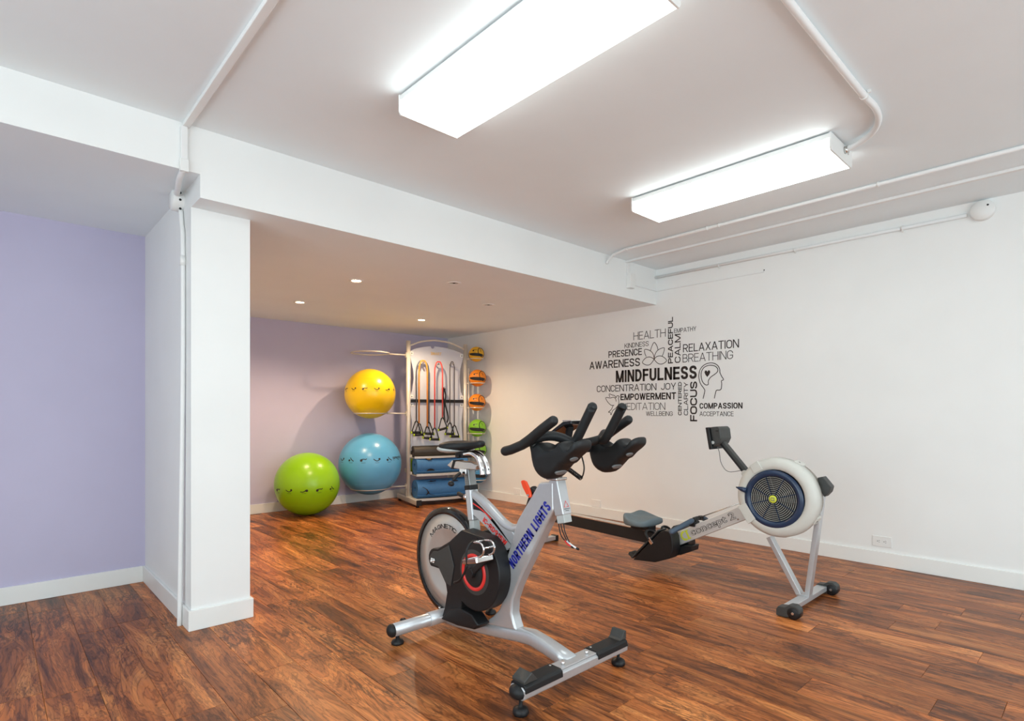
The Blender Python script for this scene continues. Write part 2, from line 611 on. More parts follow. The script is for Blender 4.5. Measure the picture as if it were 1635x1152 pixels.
def capitals(g, word, fn, a0, a1, b0, b1, weight=.13, depth=.0006, gap=.17):
    """weight: stroke width over cap height"""
    H = b1 - b0
    t = weight * H
    tv = t
    n = len(word)
    nat = sum(STROKES[c][0] for c in word)
    k = ((a1 - a0) - n * tv - (n - 1) * gap * .5 * H) / nat
    x = a0
    y0, y1 = b0 + t / 2, b1 - t / 2

    def quad(p):
        g.add([fn(q[0], q[1], depth) for q in p], [tuple(range(len(p)))])
    for ch in word:
        w, st = STROKES[ch]
        w *= k
        X = lambda u: x + tv / 2 + u * w
        Y = lambda v: y0 + v * (y1 - y0)
        for q in st:
            if q[0] == 'v':
                ya, yb = Y(q[2]) - t / 2, Y(q[3]) + t / 2
                quad([(X(q[1]) - tv / 2, ya), (X(q[1]) + tv / 2, ya), (X(q[1]) + tv / 2, yb), (X(q[1]) - tv / 2, yb)])
            elif q[0] == 'h':
                ya = Y(q[1])
                hh = t * .46
                quad([(X(q[2]) - tv / 2, ya - hh), (X(q[3]) + tv / 2, ya - hh), (X(q[3]) + tv / 2, ya + hh), (X(q[2]) - tv / 2, ya + hh)])
            elif q[0] == 'd':
                xa, ya, xb, yb = X(q[1]), Y(q[2]) - t / 2, X(q[3]), Y(q[4]) + t / 2
                hw = t / 2 * math.sqrt(1 + ((xb - xa) / (yb - ya)) ** 2) * .96
                hw = min(hw, t * 1.1)
                quad([(xa - hw, ya), (xa + hw, ya), (xb + hw, yb), (xb - hw, yb)])
            else:
                pts = [(X(u), Y(v)) for u, v in q[1]]
                if q[0] == 's':
                    pts = catmull(pts, 3)
                P = [Vector(p) for p in pts]
                cl = q[0] == 'o'
                P2 = [P[0]]
                for p in P[1:]:
                    if (p - P2[-1]).length > 1e-5:
                        P2.append(p)
                if cl and (P2[0] - P2[-1]).length < 1e-5:
                    P2.pop()
                if not cl:
                    if q[1][0][1] == 1 and abs(P2[0].x - P2[1].x) < 1e-6:
                        P2[0] = P2[0] + Vector((0, t / 2))
                    if q[1][-1][1] == 1 and abs(P2[-1].x - P2[-2].x) < 1e-6:
                        P2[-1] = P2[-1] + Vector((0, t / 2))
                m = len(P2)
                lo, hi = [], []
                for i in range(m):
                    d = (P2[(i + 1) % m] - P2[i - 1]) if cl else (P2[min(i + 1, m - 1)] - P2[max(i - 1, 0)])
                    d.normalize()
                    nn = Vector((-d.y, d.x)) * t / 2
                    lo.append(P2[i] - nn); hi.append(P2[i] + nn)
                vs = [fn(p.x, p.y, depth) for p in lo] + [fn(p.x, p.y, depth) for p in hi]
                g.add(vs, [(i, (i + 1) % m, m + (i + 1) % m, m + i) for i in range(m if cl else m - 1)])
        x += w + tv + gap * .5 * H
    return g


OFF = {}


def obj(name, g, m, parent=None, bevel=0.0, seg=2, label=None, subsurf=0):
    off = OFF.get(parent.name, Vector((0, 0, 0))) if parent else Vector((0, 0, 0))
    me = bpy.data.meshes.new(name)
    me.from_pydata([q - off for q in g.v], [], g.f)
    me.polygons.foreach_set('use_smooth', g.s)
    me.update()
    me.materials.append(M[m])
    o = bpy.data.objects.new(name, me)
    COL.objects.link(o)
    if parent:
        o.parent = parent
        OFF[o.name] = off
    if bevel:
        b = o.modifiers.new('bevel', 'BEVEL')
        b.width = bevel
        b.segments = seg
        b.limit_method = 'ANGLE'
        b.angle_limit = math.radians(32)
        me.polygons.foreach_set('use_smooth', [True] * len(me.polygons))
        wn = o.modifiers.new('normals', 'WEIGHTED_NORMAL')
        wn.keep_sharp = False
    if subsurf:
        s = o.modifiers.new('subd', 'SUBSURF')
        s.levels = s.render_levels = subsurf
    if label:
        o['label'] = label
    return o


def tag(o, label, cat, group=None):
    o['label'] = label
    o['category'] = cat
    if group:
        o['group'] = group
    return o


def thing(name, label, cat, loc, group=None):
    o = bpy.data.objects.new(name, None)
    o.empty_display_size = 0.1
    COL.objects.link(o)
    o.location = loc
    OFF[o.name] = Vector(loc)
    return tag(o, label, cat, group)


def struct(name, g, m, parent=None, bevel=0.0, label=None):
    o = obj(name, g, m, parent, bevel)
    if not parent:
        o['kind'] = 'structure'
    if label:
        o['label'] = label
    return o


# ================================================================== the room
T = 0.12
floor = struct('floor', G().span((XL - T, YF - T, -0.12), (XR + T, YK + T, -0.0115)), 'sub',
               label='dark walnut plank floor')
# planks, laid along the depth of the room
PW, PL, X0 = 0.163, 1.21, 0.145
known = {0: 2.72, 2: 3.44, 3: 3.27, 13: 0.83, 14: 0.45, 15: 0.27, 19: 0.765, 18: 0.40}
gap = 0.0008


def plank_mesh(wd, ln):
    h = 0.011
    c = 0.0012
    vs, fs = [], []
    for z, i in ((-h, 0), (-c, 0), (0, c)):
        x, y = wd / 2 - i, ln / 2 - i
        vs += [(-x, -y, z), (x, -y, z), (x, y, z), (-x, y, z)]
    for a in (0, 4):
        for k in range(4):
            fs.append((a + k, a + (k + 1) % 4, a + 4 + (k + 1) % 4, a + 4 + k))
    fs.append((8, 9, 10, 11))
    me = bpy.data.meshes.new('plank')
    me.from_pydata(vs, [], fs)
    me.materials.append(M['wood'])
    return me


plank_me = plank_mesh(PW - gap, PL - gap)
hidden = G()
ca, sa = math.cos(math.radians(YAW)), math.sin(math.radians(YAW))


def in_view(x, y):
    dep = x * sa + y * ca
    lat = x * ca - y * sa
    return dep > 1.75 and abs(lat / dep) < 1.0


rnd = random.Random(11)
for k in range(-12, 28):
    xc = X0 + PW * (k + 0.5)
    if xc - PW / 2 > XR or xc + PW / 2 < XL:
        continue
    st = known.get(k, rnd.uniform(0, PL))
    st -= math.ceil((st - YF) / PL) * PL
    y = st
    while y < YK:
        yc = y + PL / 2
        vis = any(in_view(xc + i * PW / 2, yc + j * PL / 2) for i in (-1, 1) for j in (-1, 0, 1))
        if (xc < 0.72 and y > YL + 0.02) or (0.74 < xc < 0.98 and y > 3.12):
            vis = False
        if vis:
            o = bpy.data.objects.new('plank', plank_me)
            COL.objects.link(o)
            o.location = (xc, yc, 0)
            o.parent = floor
        else:
            hidden.span((xc - PW / 2 + gap / 2, y + gap / 2, -0.011), (xc + PW / 2 - gap / 2, y + PL - gap / 2, 0))
        y += PL
o = obj('plank_field', hidden, 'wood', floor)
o['kind'] = 'stuff'

struct('wall_right', G().span((XR, YF, 0), (XR + T, YK + T, ZC)), 'wall', label='long white side wall')
struct('wall_back', G().span((0.995, YK, 0), (XR, YK + T, ZS)), 'purple', label='lilac back wall of the right recess')
struct('wall_alcove', G().span((XL, YL, 0), (XS + .02, YL + T, ZL)), 'purple', label='lilac back wall of the left recess')
struct('column', G().span((XS, 3.085, 0), (0.995, YK + T, ZS)), 'wall', label='white partition end between both recesses')
struct('ceiling', G().span((XL - T, YF - T, ZC), (XR + T, YK + T, ZC + 0.1)), 'ceil')
struct('ceiling_recess_left', G().span((XL, YB, ZL), (XS, YL + T, ZC)), 'ceil', label='dropped ceiling over the left recess')
struct('ceiling_recess_right', G().span((XS, YB, ZS), (XR, YK + T, ZC)), 'ceil', label='lower dropped ceiling over the right recess')
for nm in ('ceiling_recess_left', 'ceiling_recess_right'):      # upright faces carry the wall paint
    me = bpy.data.objects[nm].data
    me.materials.append(M['wall'])
    for q in me.polygons:
        q.material_index = 0 if abs(q.normal.z) > .5 else 1
# wall behind the photographer; its wide unseen window is added for daylight
WX0, WX1, WZ0, WZ1 = -0.4, 3.6, 0.06, 2.25
wf = G()
wf.span((XL - T, YF - T, 0), (WX0, YF, ZC)).span((WX1, YF - T, 0), (XR + T, YF, ZC))
wf.span((WX0, YF - T, 0), (WX1, YF, WZ0)).span((WX0, YF - T, WZ1), (WX1, YF, ZC))
struct('wall_front', wf, 'wall')
wn_ = G()
for a, b in (((WX0, WZ0), (WX0 + .05, WZ1)), ((WX1 - .05, WZ0), (WX1, WZ1)), ((WX0, WZ0), (WX1, WZ0 + .05)),
             ((WX0, WZ1 - .05), (WX1, WZ1)), ((1.575, WZ0), (1.625, WZ1))):
    wn_.span((a[0], YF - 0.08, a[1]), (b[0], YF - 0.03, b[1]))
win = struct('added_window_1', wn_, 'trim')
for a, b in ((WX0 + .05, 1.575), (1.625, WX1 - .05)):
    obj('pane', G().span((a, YF - .06, WZ0 + .05), (b, YF - .055, WZ1 - .05)), 'glass', win)

# wall on the photographer's left; unseen window added to brighten the room
VY0, VY1 = -1.8, 2.3
wl = G()
wl.span((XL - T, YF, 0), (XL, VY0, ZC)).span((XL - T, VY1, 0), (XL, YL + T, ZC))
wl.span((XL - T, VY0, 0), (XL, VY1, WZ0)).span((XL - T, VY0, WZ1), (XL, VY1, ZC))
struct('wall_left', wl, 'wall')
wn2 = G()
for a, b in (((VY0, WZ0), (VY0 + .05, WZ1)), ((VY1 - .05, WZ0), (VY1, WZ1)), ((VY0, WZ0), (VY1, WZ0 + .05)),
             ((VY0, WZ1 - .05), (VY1, WZ1)), ((.225, WZ0), (.275, WZ1))):
    wn2.span((XL - .08, a[0], a[1]), (XL - .03, b[0], b[1]))
win2 = struct('added_window_2', wn2, 'trim')
for a, b in ((VY0 + .05, .225), (.275, VY1 - .05)):
    obj('pane', G().span((XL - .06, a, WZ0 + .05), (XL - .055, b, WZ1 - .05)), 'glass', win2)

B = 0.10


def board(name, lo, hi):
    return struct(name, G().span(lo, hi), 'trim', bevel=0.003)


board('baseboard_right', (XR - 0.014, YF, 0), (XR, YK, B))
board('baseboard_back', (1.009, YK - 0.014, 0), (XR - 0.014, YK, B))
board('baseboard_alcove', (XL, YL - 0.014, 0), (0.706, YL, B))
board('baseboard_column_side', (0.706, 3.085, 0), (0.720, YL, B))
board('baseboard_column', (0.706, 3.071, 0), (1.009, 3.085, B))
board('baseboard_column_right', (0.995, 3.085, 0), (1.009, YK, B))


# ------------------------------------------------------------------ fluorescent fixtures
def fixture(x, y0, y1, label):
    t = thing('ceiling_light', label, 'ceiling light', (x, (y0 + y1) / 2, ZC), 'fluorescent wrap lights')
    hw = 0.1525
    zb = 2.318
    obj('housing', G().span((x - .1505, y0 + .004, 2.372), (x + .1505, y1 - .004, 2.398)), 'white', t, 0.002)
    obj('spacer', G().span((x - .11, y0 + .02, 2.398), (x + .11, y1 - .02, ZC)), 'tray', t)
    prof = [(-hw, 2.372), (-hw, zb + .012), (-hw + .006, zb), (hw - .006, zb), (hw, zb + .012), (hw, 2.372)]
    ln = G()
    ln.prism(prof, lambda a, b, d: (x + a, d, b), y0 + .004, y1 - .004)
    obj('lens', ln, 'lens', t)
    cap = [(-hw - .003, 2.399), (-hw - .003, zb + .01), (-hw + .006, zb - .003), (hw - .006, zb - .003), (hw + .003, zb + .01), (hw + .003, 2.399)]
    for ya, yb in ((y0 - .004, y0 + .004), (y1 - .004, y1 + .004)):
        e = obj('end_cap', G().prism(cap, lambda a, b, d: (x + a, d, b), ya, yb), 'white', t, 0.001)
        ys = ya - .002 if ya < y1 - .1 else yb
        obj('screw', G().rod((x + .09, ys, 2.37), (x + .09, ys + .002, 2.37), .006), 'brushed', e)
    return t


fixture(1.4035, 0.915, 2.035, 'lit fluorescent ceiling light nearest the camera, above the stationary bike')
fixture(3.0595, 0.915, 2.035, 'lit fluorescent ceiling light nearer the lettered wall, joined to a bent conduit')
fixture(-0.45, 0.915, 2.035, 'lit fluorescent ceiling light added out of view on the left')  # unseen extra fixture, added as fill for the left side
fixture(1.4035, -1.75, -0.63, 'lit fluorescent ceiling light added unseen behind the camera')  # added fixture, never in view, lifts the overall brightness
fixture(3.0595, -1.75, -0.63, 'lit fluorescent ceiling light added unseen behind the camera near the lettered wall')  # another unseen fixture added for fill from behind


# ------------------------------------------------------------------ recessed downlights
def downlight(x, y, lit, label):
    t = thing('downlight', label, 'downlight', (x, y, ZS), 'recessed downlights')
    z = ZS
    obj('trim_ring', G().lathe((x, y, z), (0, 0, -1), [(.034, -.0005), (.036, .004), (.045, .006), (.054, .003), (.056, -.0005)], 32), 'white', t)
    if lit:
        obj('bulb', G().lathe((x, y, z), (0, 0, -1), [(.0001, .0035), (.02, .003), (.034, .0005)], 24), 'bulb', t)
        ld = bpy.data.lights.new('downlight_beam', 'SPOT')
        ld.energy = SPOT_W
        ld.color = WARM
        ld.spot_size = math.radians(150)
        ld.spot_blend = 0.6
        ld.shadow_soft_size = 0.022
        lo = bpy.data.objects.new('downlight_beam', ld)
        COL.objects.link(lo)
        lo.parent = t
        lo.location = (0, 0, -0.03)
    else:
        b = obj('baffle', G().lathe((x, y, z), (0, 0, -1), [(.0001, .001), (.02, .001), (.034, .0015)], 24), 'tray', t)
        obj('lamp_socket', G().disc((x, y, z - .001), (0, 0, -1), .010, .002, 16), 'dark', b)
    return t


downlight(2.045, 3.944, True, 'brightest lit downlight, nearest to the white beam')
downlight(2.067, 5.063, True, 'lit downlight at far left, close to the lilac wall')
downlight(3.429, 5.131, True, 'lit downlight farthest back, in front of the storage rack')
downlight(2.64, 3.50, False, 'unlit downlight with a dark centre and bright ring')
downlight(3.405, 3.983, False, 'flat unlit downlight nearest the lettered wall')


# ------------------------------------------------------------------ conduits and boxes
def clip(t, c, axis, r=.013, foot=(0, 0, 1)):
    g = G()
    c = V(c); ax = V(axis).normalized()
    g.disc(c - ax * .006, ax, r, .012, 14)
    side = ax.cross(V(foot)).normalized()
    g.box(c + side * .018 + V(foot) * r * .7, (.014 if abs(side.x) > .5 else .012, .014 if abs(side.y) > .5 else .012, .012))
    return obj('clip', g, 'white', t)


# raceway over the column
t = thing('surface_raceway', 'white cable raceway running along the ceiling to the column top', 'raceway', (0.66, 2.6, ZC))
obj('ceiling_run', G().span((.645, YF + .3, ZC - .02), (.675, YB, ZC)), 'conduit', t, 0.003)
obj('beam_run', G().span((.637, YB - .018, ZL + .012), (.665, YB, ZC - .02)), 'conduit', t, 0.003)
obj('corner_cover', G().span((.633, YB - .022, ZL - .012), (.669, YB, ZL + .045)), 'white', t, 0.003)
obj('flex_run', G().tube(catmull([(.65, YB - .008, ZL), (.65, YB + .07, ZL - .018), (.668, YB + .19, ZL - .03), (.69, 3.235, 2.175)], 6), .013, 10), 'conduit', t)
t = thing('junction_box', 'round white junction box high on the side of the white column', 'junction box', (.720, 3.262, 2.155))
obj('body', G().lathe((.720, 3.262, 2.155), (-1, 0, 0), [(.055, 0), (.055, .045), (.05, .052), (.0001, .052)], 28), 'white', t)
for zz in (2.10, 2.145, 2.18):
    obj('knockout', G().rod((.700, 3.2085, zz), (.700, 3.2065, zz), .006, 10), 'dark', t)
t = thing('pipe_conduit', 'white pipe running down the side of the white column to the floor', 'conduit', (.712, 3.19, 0))
obj('pipe', G().tube(catmull([(.708, 3.235, 2.10), (.708, 3.215, 2.02), (.708, 3.192, 1.9), (.706, 3.186, 1.2), (.695, 3.196, .13), (.695, 3.2, .003)], 5), .011, 10), 'conduit', t)
obj('coupling', G().rod((.7075, 3.190, 1.86), (.7075, 3.190, 1.81), .0135, 12), 'white', t)

# conduit into the right fixture
t = thing('bent_conduit', 'white pipe conduit on the ceiling bending into the right light', 'conduit', (2.4, .71, ZC))
obj('pipe', G().tube(catmull([(1.58, .712, 2.389), (2.1, .712, 2.389), (2.62, .71, 2.389), (2.80, .705, 2.389), (2.93, .725, 2.388), (3.03, .775, 2.385),
                              (3.085, .85, 2.378), (3.10, .91, 2.372)], 8), .0135, 12), 'conduit', t)
clip(t, (2.66, .71, 2.389), (1, 0, 0), .0165)
obj('connector', G().rod((3.10, .895, 2.372), (3.10, .911, 2.372), .018, 14), 'brushed', t)

t = thing('ceiling_pipe', 'thin white pipe strapped along the ceiling beside the right light', 'conduit', (3.76, 1.5, ZC))
obj('pipe', G().tube([(3.762, YF + .01, 2.393), (3.762, 2.70, 2.393), (3.785, 2.83, 2.385), (3.80, YB - .012, 2.345), (3.80, YB - .012, 2.325)], .0115, 10), 'conduit', t)
for y in (.933, 1.90, 1.99, 2.68):
    clip(t, (3.762, y, 2.393), (0, 1, 0), .0145)
t = thing('flat_raceway', 'flat white raceway along the ceiling ending in a box on the beam', 'raceway', (4.09, 1.5, ZC))
obj('ceiling_run', G().span((4.075, YF + .01, ZC - .018), (4.107, YB, ZC)), 'conduit', t, 0.002)
obj('beam_run', G().span((4.09, YB - .016, 2.29), (4.13, YB, ZC - .018)), 'conduit', t, 0.002)
obj('end_box', G().span((4.088, YB - .045, 2.165), (4.158, YB, 2.29)), 'white', t, 0.004)
t = thing('wall_pipe', 'white pipe strapped high along the lettered wall to a round box', 'conduit', (XR, 1.7, 2.326))
obj('pipe', G().rod((XR - .013, YB - .001, 2.332), (XR - .013, .64, 2.326), .0125, 10), 'conduit', t)
for y in (.986, 1.682, 2.3):
    clip(t, (XR - .013, y, 2.328), (0, 1, 0), .0155, (1, 0, 0))
t = thing('round_wall_box', 'round white cover box at the end of the high wall pipe', 'junction box', (XR, .562, 2.336))
bx = obj('cover', G().lathe((XR, .562, 2.336), (-1, 0, 0), [(.062, 0), (.062, .03), (.057, .036), (.0001, .036)], 32), 'white', t)
obj('screw_hole', G().rod((XR - .0362, .535, 2.36), (XR - .037, .535, 2.36), .006, 10), 'dark', bx)
t = thing('thin_cable', 'thin white cable stapled across the beam corner onto the lettered wall', 'cable', (XR, 2.5, 2.206))
obj('cord', G().tube([(4.16, YB - .004, 2.207), (XR - .006, YB - .004, 2.206), (XR - .004, YB - .01, 2.206), (XR - .004, 1.925, 2.203), (XR - .004, 1.920, 2.218)], .0035, 6), 'conduit', t)
obj('tip', G().rod((XR - .004, 1.920, 2.214), (XR - .004, 1.920, 2.222), .0045, 8), 'black', t)


# ------------------------------------------------------------------ outlets
def outlet(y, z, label, painted):
    t = thing('wall_outlet', label, 'outlet', (XR, y, z), 'duplex wall outlets')
    fn = lambda a, b, d: (XR - d, y - a, z + b)
    obj('plate', G().prism([(-.058, -.036), (.058, -.036), (.058, .036), (-.058, .036)], fn, 0, .006), 'wall' if painted else 'white', t, 0.002)
    for s in (-1, 1):
        q = [(s * .0195 + .0155 * math.copysign(abs(math.cos(k * PI / 8)) ** .5, math.cos(k * PI / 8)), .016 * math.copysign(abs(math.sin(k * PI / 8)) ** .5, math.sin(k * PI / 8))) for k in range(16)]
        sk = obj('socket', G().prism(q, fn, .006, .0075), 'wall' if painted else 'white', t)
        if not painted:
            for a, b, wa, wb in ((-.006, 0, .005, .005), (.004, .0055, .007, .0022), (.004, -.0055, .007, .0022)):
                obj('slot', G().prism([(s * .0195 + a - wa / 2, b - wb / 2), (s * .0195 + a + wa / 2, b - wb / 2), (s * .0195 + a + wa / 2, b + wb / 2), (s * .0195 + a - wa / 2, b + wb / 2)], fn, .0075, .0078), 'dark', sk)
    return t


outlet(1.106, .171, 'white duplex wall outlet right of the rowing machine', False)
outlet(3.63, .139, 'painted over wall outlet left of the rowing machine seat', True)
outlet(4.81, .139, 'painted over wall outlet farthest back, behind the bike saddle', True)

# ------------------------------------------------------------------ lettering on the right wall
t = thing('wall_lettering', 'black vinyl word cloud with lotus, dove and head on the white wall', 'wall decal', (XR, 2.9, 1.0))
wall = lambda a, b, d: (XR - .0005 - d, -a, b)
BOLD, MID, REG, THIN = .195, .155, .12, .085
for word, a0, a1, b0, h, wt in [
    ('HEALTH', -3.173, -2.820, 1.772, 0.076, THIN), ('EMPATHY', -2.733, -2.514, 1.795, 0.040, REG), ('KINDNESS', -3.277, -3.001, 1.703, 0.046, REG),
    ('PRESENCE', -3.473, -3.077, 1.623, 0.066, MID), ('AWARENESS', -3.718, -3.098, 1.519, 0.079, MID), ('RELAXATION', -2.643, -2.128, 1.613, 0.072, REG),
    ('BREATHING', -2.646, -2.179, 1.522, 0.074, THIN), ('MINDFULNESS', -3.382, -2.508, 1.371, 0.118, BOLD), ('CONCENTRATION', -3.622, -2.918, 1.281, 0.066, REG),
    ('JOY', -2.870, -2.714, 1.282, 0.062, REG), ('EMPOWERMENT', -3.326, -2.712, 1.193, 0.064, BOLD), ('MEDITATION', -3.326, -2.824, 1.097, 0.068, THIN),
    ('WELLBEING', -3.031, -2.747, 1.041, 0.042, REG), ('COMPASSION', -2.482, -2.098, 1.105, 0.050, BOLD), ('ACCEPTANCE', -2.482, -2.174, 1.041, 0.040, REG)]:
    obj('lettering', capitals(G(), word, wall, a0, a1, b0, b0 + h, wt), 'vinyl', t)
for word, a0, a1, b0, b1, wt in [
    ('PEACEFUL', -2.795, -2.744, 1.522, 1.946, BOLD), ('CALM', -2.727, -2.667, 1.523, 1.784, MID), ('CENTERED', -2.692, -2.656, 1.047, 1.349, BOLD),
    ('CLARITY', -2.635, -2.593, 1.047, 1.344, MID), ('FOCUS', -2.573, -2.505, 0.994, 1.348, BOLD)]:
    up = lambda a, b, d, A0=a0, A1=a1: (XR - .0005 - d, -(A1 - (b - A0)), a)
    obj('lettering', capitals(G(), word, up, b0, b1, a0, a1, wt), 'vinyl', t)
LOTUS = [([(-2.982, 1.657), (-2.968, 1.695), (-2.942, 1.731), (-2.913, 1.696), (-2.902, 1.659)], 0),
         ([(-3.03, 1.604), (-3.044, 1.636), (-3.047, 1.672), (-3.007, 1.666), (-2.968, 1.642), (-2.948, 1.609), (-2.942, 1.572)], 0),
         ([(-2.855, 1.597), (-2.84, 1.631), (-2.835, 1.67), (-2.878, 1.665), (-2.913, 1.646), (-2.935, 1.611), (-2.942, 1.572)], 0),
         ([(-2.942, 1.571), (-2.971, 1.591), (-3.004, 1.598), (-3.04, 1.588), (-3.072, 1.553), (-3.047, 1.531), (-3.014, 1.522), (-2.981, 1.53), (-2.942, 1.571)], 0),
         ([(-2.942, 1.571), (-2.919, 1.593), (-2.884, 1.599), (-2.846, 1.588), (-2.81, 1.553), (-2.837, 1.529), (-2.874, 1.522), (-2.91, 1.537), (-2.942, 1.571)], 0)]
for pts, _ in LOTUS:
    obj('lotus_petal', G().strip(catmull(pts, 4), wall, .0062, 0, .0006), 'vinyl', t)
head = [(-2.449, 1.193), (-2.434, 1.256), (-2.439, 1.278), (-2.473, 1.325), (-2.488, 1.372), (-2.488, 1.413), (-2.473, 1.455), (-2.439, 1.487),
        (-2.393, 1.501), (-2.348, 1.496), (-2.313, 1.473), (-2.297, 1.442), (-2.294, 1.412), (-2.278, 1.378), (-2.262, 1.352), (-2.281, 1.342),
        (-2.279, 1.318), (-2.283, 1.276), (-2.297, 1.264), (-2.326, 1.262), (-2.337, 1.229), (-2.345, 1.193)]
obj('head_outline', G().strip(catmull(head, 4), wall, .0068, 0, .0006), 'vinyl', t)
brain = [(-2.401, 1.316), (-2.426, 1.314), (-2.453, 1.34), (-2.466, 1.381), (-2.466, 1.424), (-2.446, 1.46), (-2.413, 1.478), (-2.374, 1.481),
         (-2.335, 1.469), (-2.315, 1.445), (-2.319, 1.419), (-2.348, 1.397), (-2.38, 1.377), (-2.4, 1.347)]
obj('brain_outline', G().strip(catmull(brain, 4, True), wall, .0068, 0, .0006, True), 'vinyl', t)
heart = [(-2.41, 1.381), (-2.426, 1.4), (-2.436, 1.422), (-2.43, 1.438), (-2.416, 1.437), (-2.409, 1.425), (-2.4, 1.439), (-2.387, 1.436), (-2.383, 1.42), (-2.393, 1.399)]
obj('heart', G().prism(heart, wall, 0, .0006), 'vinyl', t)
for pts in ([(-3.404, 1.145), (-3.441, 1.146), (-3.477, 1.173), (-3.497, 1.197), (-3.506, 1.224), (-3.451, 1.218), (-3.414, 1.225), (-3.388, 1.212), (-3.378, 1.182)],
            [(-3.457, 1.229), (-3.464, 1.259), (-3.424, 1.247), (-3.398, 1.241), (-3.381, 1.217)],
            [(-3.381, 1.217), (-3.372, 1.235), (-3.355, 1.239), (-3.342, 1.229), (-3.352, 1.216), (-3.346, 1.184), (-3.351, 1.152), (-3.385, 1.115), (-3.421, 1.091),
             (-3.441, 1.048), (-3.451, 1.073), (-3.474, 1.076), (-3.441, 1.1), (-3.424, 1.126), (-3.417, 1.142)]):
    obj('dove_outline', G().strip(catmull(pts, 4), wall, .0065, 0, .0006), 'vinyl', t)

# ================================================================== stationary bike
XM = 1.665
bike = thing('stationary_bike', 'silver and black indoor cycling bike with rear flywheel on the wood floor', 'exercise bike', (XM, 1.85, 0))


def bx_(d, y, z):
    return (XM + d, y, z)


# --- base
g = G()
sec = [(2.285, .048, .024, .026), (2.15, .060, .026, .027), (1.95, .085, .028, .028), (1.80, .108, .030, .029), (1.73, .120, .031, .030),
       (1.66, .128, .033, .030), (1.58, .118, .034, .029), (1.50, .102, .035, .028), (1.445, .092, .035, .026)]
rings = []
for y, z, hw, hh in sec:
    rings.append([V(bx_(hw * math.copysign(abs(math.cos(a)) ** .6, math.cos(a)), y, z + hh * math.copysign(abs(math.sin(a)) ** .6, math.sin(a))))
                  for a in [2 * PI * k / 16 for k in range(16)]])
g.loft(rings)
obj('base_beam', g, 'silver', bike)
rs = obj('rear_stabiliser', G().rod(bx_(-.315, 2.262, .068), bx_(.315, 2.262, .068), .030, 20), 'silver', bike)
obj('sleeve', G().rod(bx_(-.115, 2.262, .068), bx_(.115, 2.262, .068), .034, 20), 'silver', rs)
for s in (-1, 1):
    obj('end_cap', G().ball(bx_(s * .315, 2.262, .068), .031, 18, 12, (.75, 1, 1)), 'rubber', rs)
    obj('levelling_foot', G().lathe(bx_(s * .285, 2.262, 0), (0, 0, 1), [(.0001, 0), (.028, 0), (.030, .008), (.024, .018), (.010, .022), (.008, .045), (.0001, .045)], 20), 'black', rs)
    w_ = obj('caster_wheel', G().lathe(bx_(s * .215 - .012, 2.325, .062), (1, 0, 0), [(.0001, 0), (.016, 0), (.022, .004), (.022, .020), (.016, .024), (.0001, .024)], 20), 'black', rs)
    obj('bracket', G().bar(bx_(s * .215 - .016, 2.27, .066), bx_(s * .215 - .016, 2.33, .064), (1, 0, 0), .004, .02).bar(bx_(s * .215 + .016, 2.27, .066), bx_(s * .215 + .016, 2.33, .064), (1, 0, 0), .004, .02), 'brushed', w_)
for y in (2.238, 2.285):
    obj('bolt', G().disc(bx_(-.03, y, .098), (0, 0, 1), .008, .007, 6), 'chrome', rs)
# front stabiliser: aluminium bar with black foot rests
fs_ = obj('front_stabiliser', G().prism([(1.400, .068), (1.410, .060), (1.462, .060), (1.472, .068), (1.472, .098), (1.462, .106), (1.410, .106), (1.400, .098)],
                                        lambda a, b, d: (XM + d, a, b), -.305, .305), 'silver', bike, .003)
obj('top_plate', G().span(bx_(-.105, 1.408, .106), bx_(.105, 1.464, .112)), 'silver', fs_, .002)
for s in (-1, 1):
    a, b = sorted((s * .105, s * .300))
    fr = obj('foot_pad', G().prism([(1.396, .086), (1.398, .108), (1.408, .116), (1.464, .116), (1.474, .108), (1.476, .086)], lambda p, q, d: (XM + d, p, q), a, b), 'rubber', fs_, .003)
    if s < 0:
        pr = [(-.300, .116), (-.300, .128), (-.262, .150), (-.232, .116)]
    else:
        pr = [(.300, .116), (.300, .150), (.286, .152), (.268, .122), (.255, .116)]
    obj('toe_stop', G().prism(pr, lambda p, q, d: (XM + p, d, q), 1.404, 1.468), 'charcoal', fr, .003)
    obj('end_cap', G().ball(bx_(s * .302, 1.436, .084), .036, 18, 12, (.75, 1.0, .72)), 'rubber', fs_)
    obj('levelling_foot', G().lathe(bx_(s * .287, 1.436, 0), (0, 0, 1), [(.0001, 0), (.027, 0), (.030, .008), (.027, .020), (.014, .028), (.007, .030), (.007, .062), (.0001, .062)], 20), 'black', fs_)
    obj('bolt', G().disc(bx_(s * .07, 1.43, .112), (0, 0, 1), .008, .012, 6), 'chrome', fs_)
    obj('bolt', G().disc(bx_(s * .12, 1.45, .116), (0, 0, 1), .005, .002, 10), 'brushed', fs_)

# --- frame
post = [(1.600, .786), (1.731, .610), (1.800, .430), (1.818, .360), (1.816, .300), (1.822, .250), (1.845, .205), (1.885, .165), (1.955, .112), (1.735, .140), (1.752, .170),
        (1.766, .205), (1.762, .260), (1.735, .322), (1.697, .391), (1.600, .552), (1.540, .648), (1.518, .680), (1.520, .796)]
fp = obj('main_post', G().prism_x(post, XM - .028, XM + .028), 'silver', bike, .010, 3)
near = lambda x: (lambda a, b, d: (x - d, a, b))
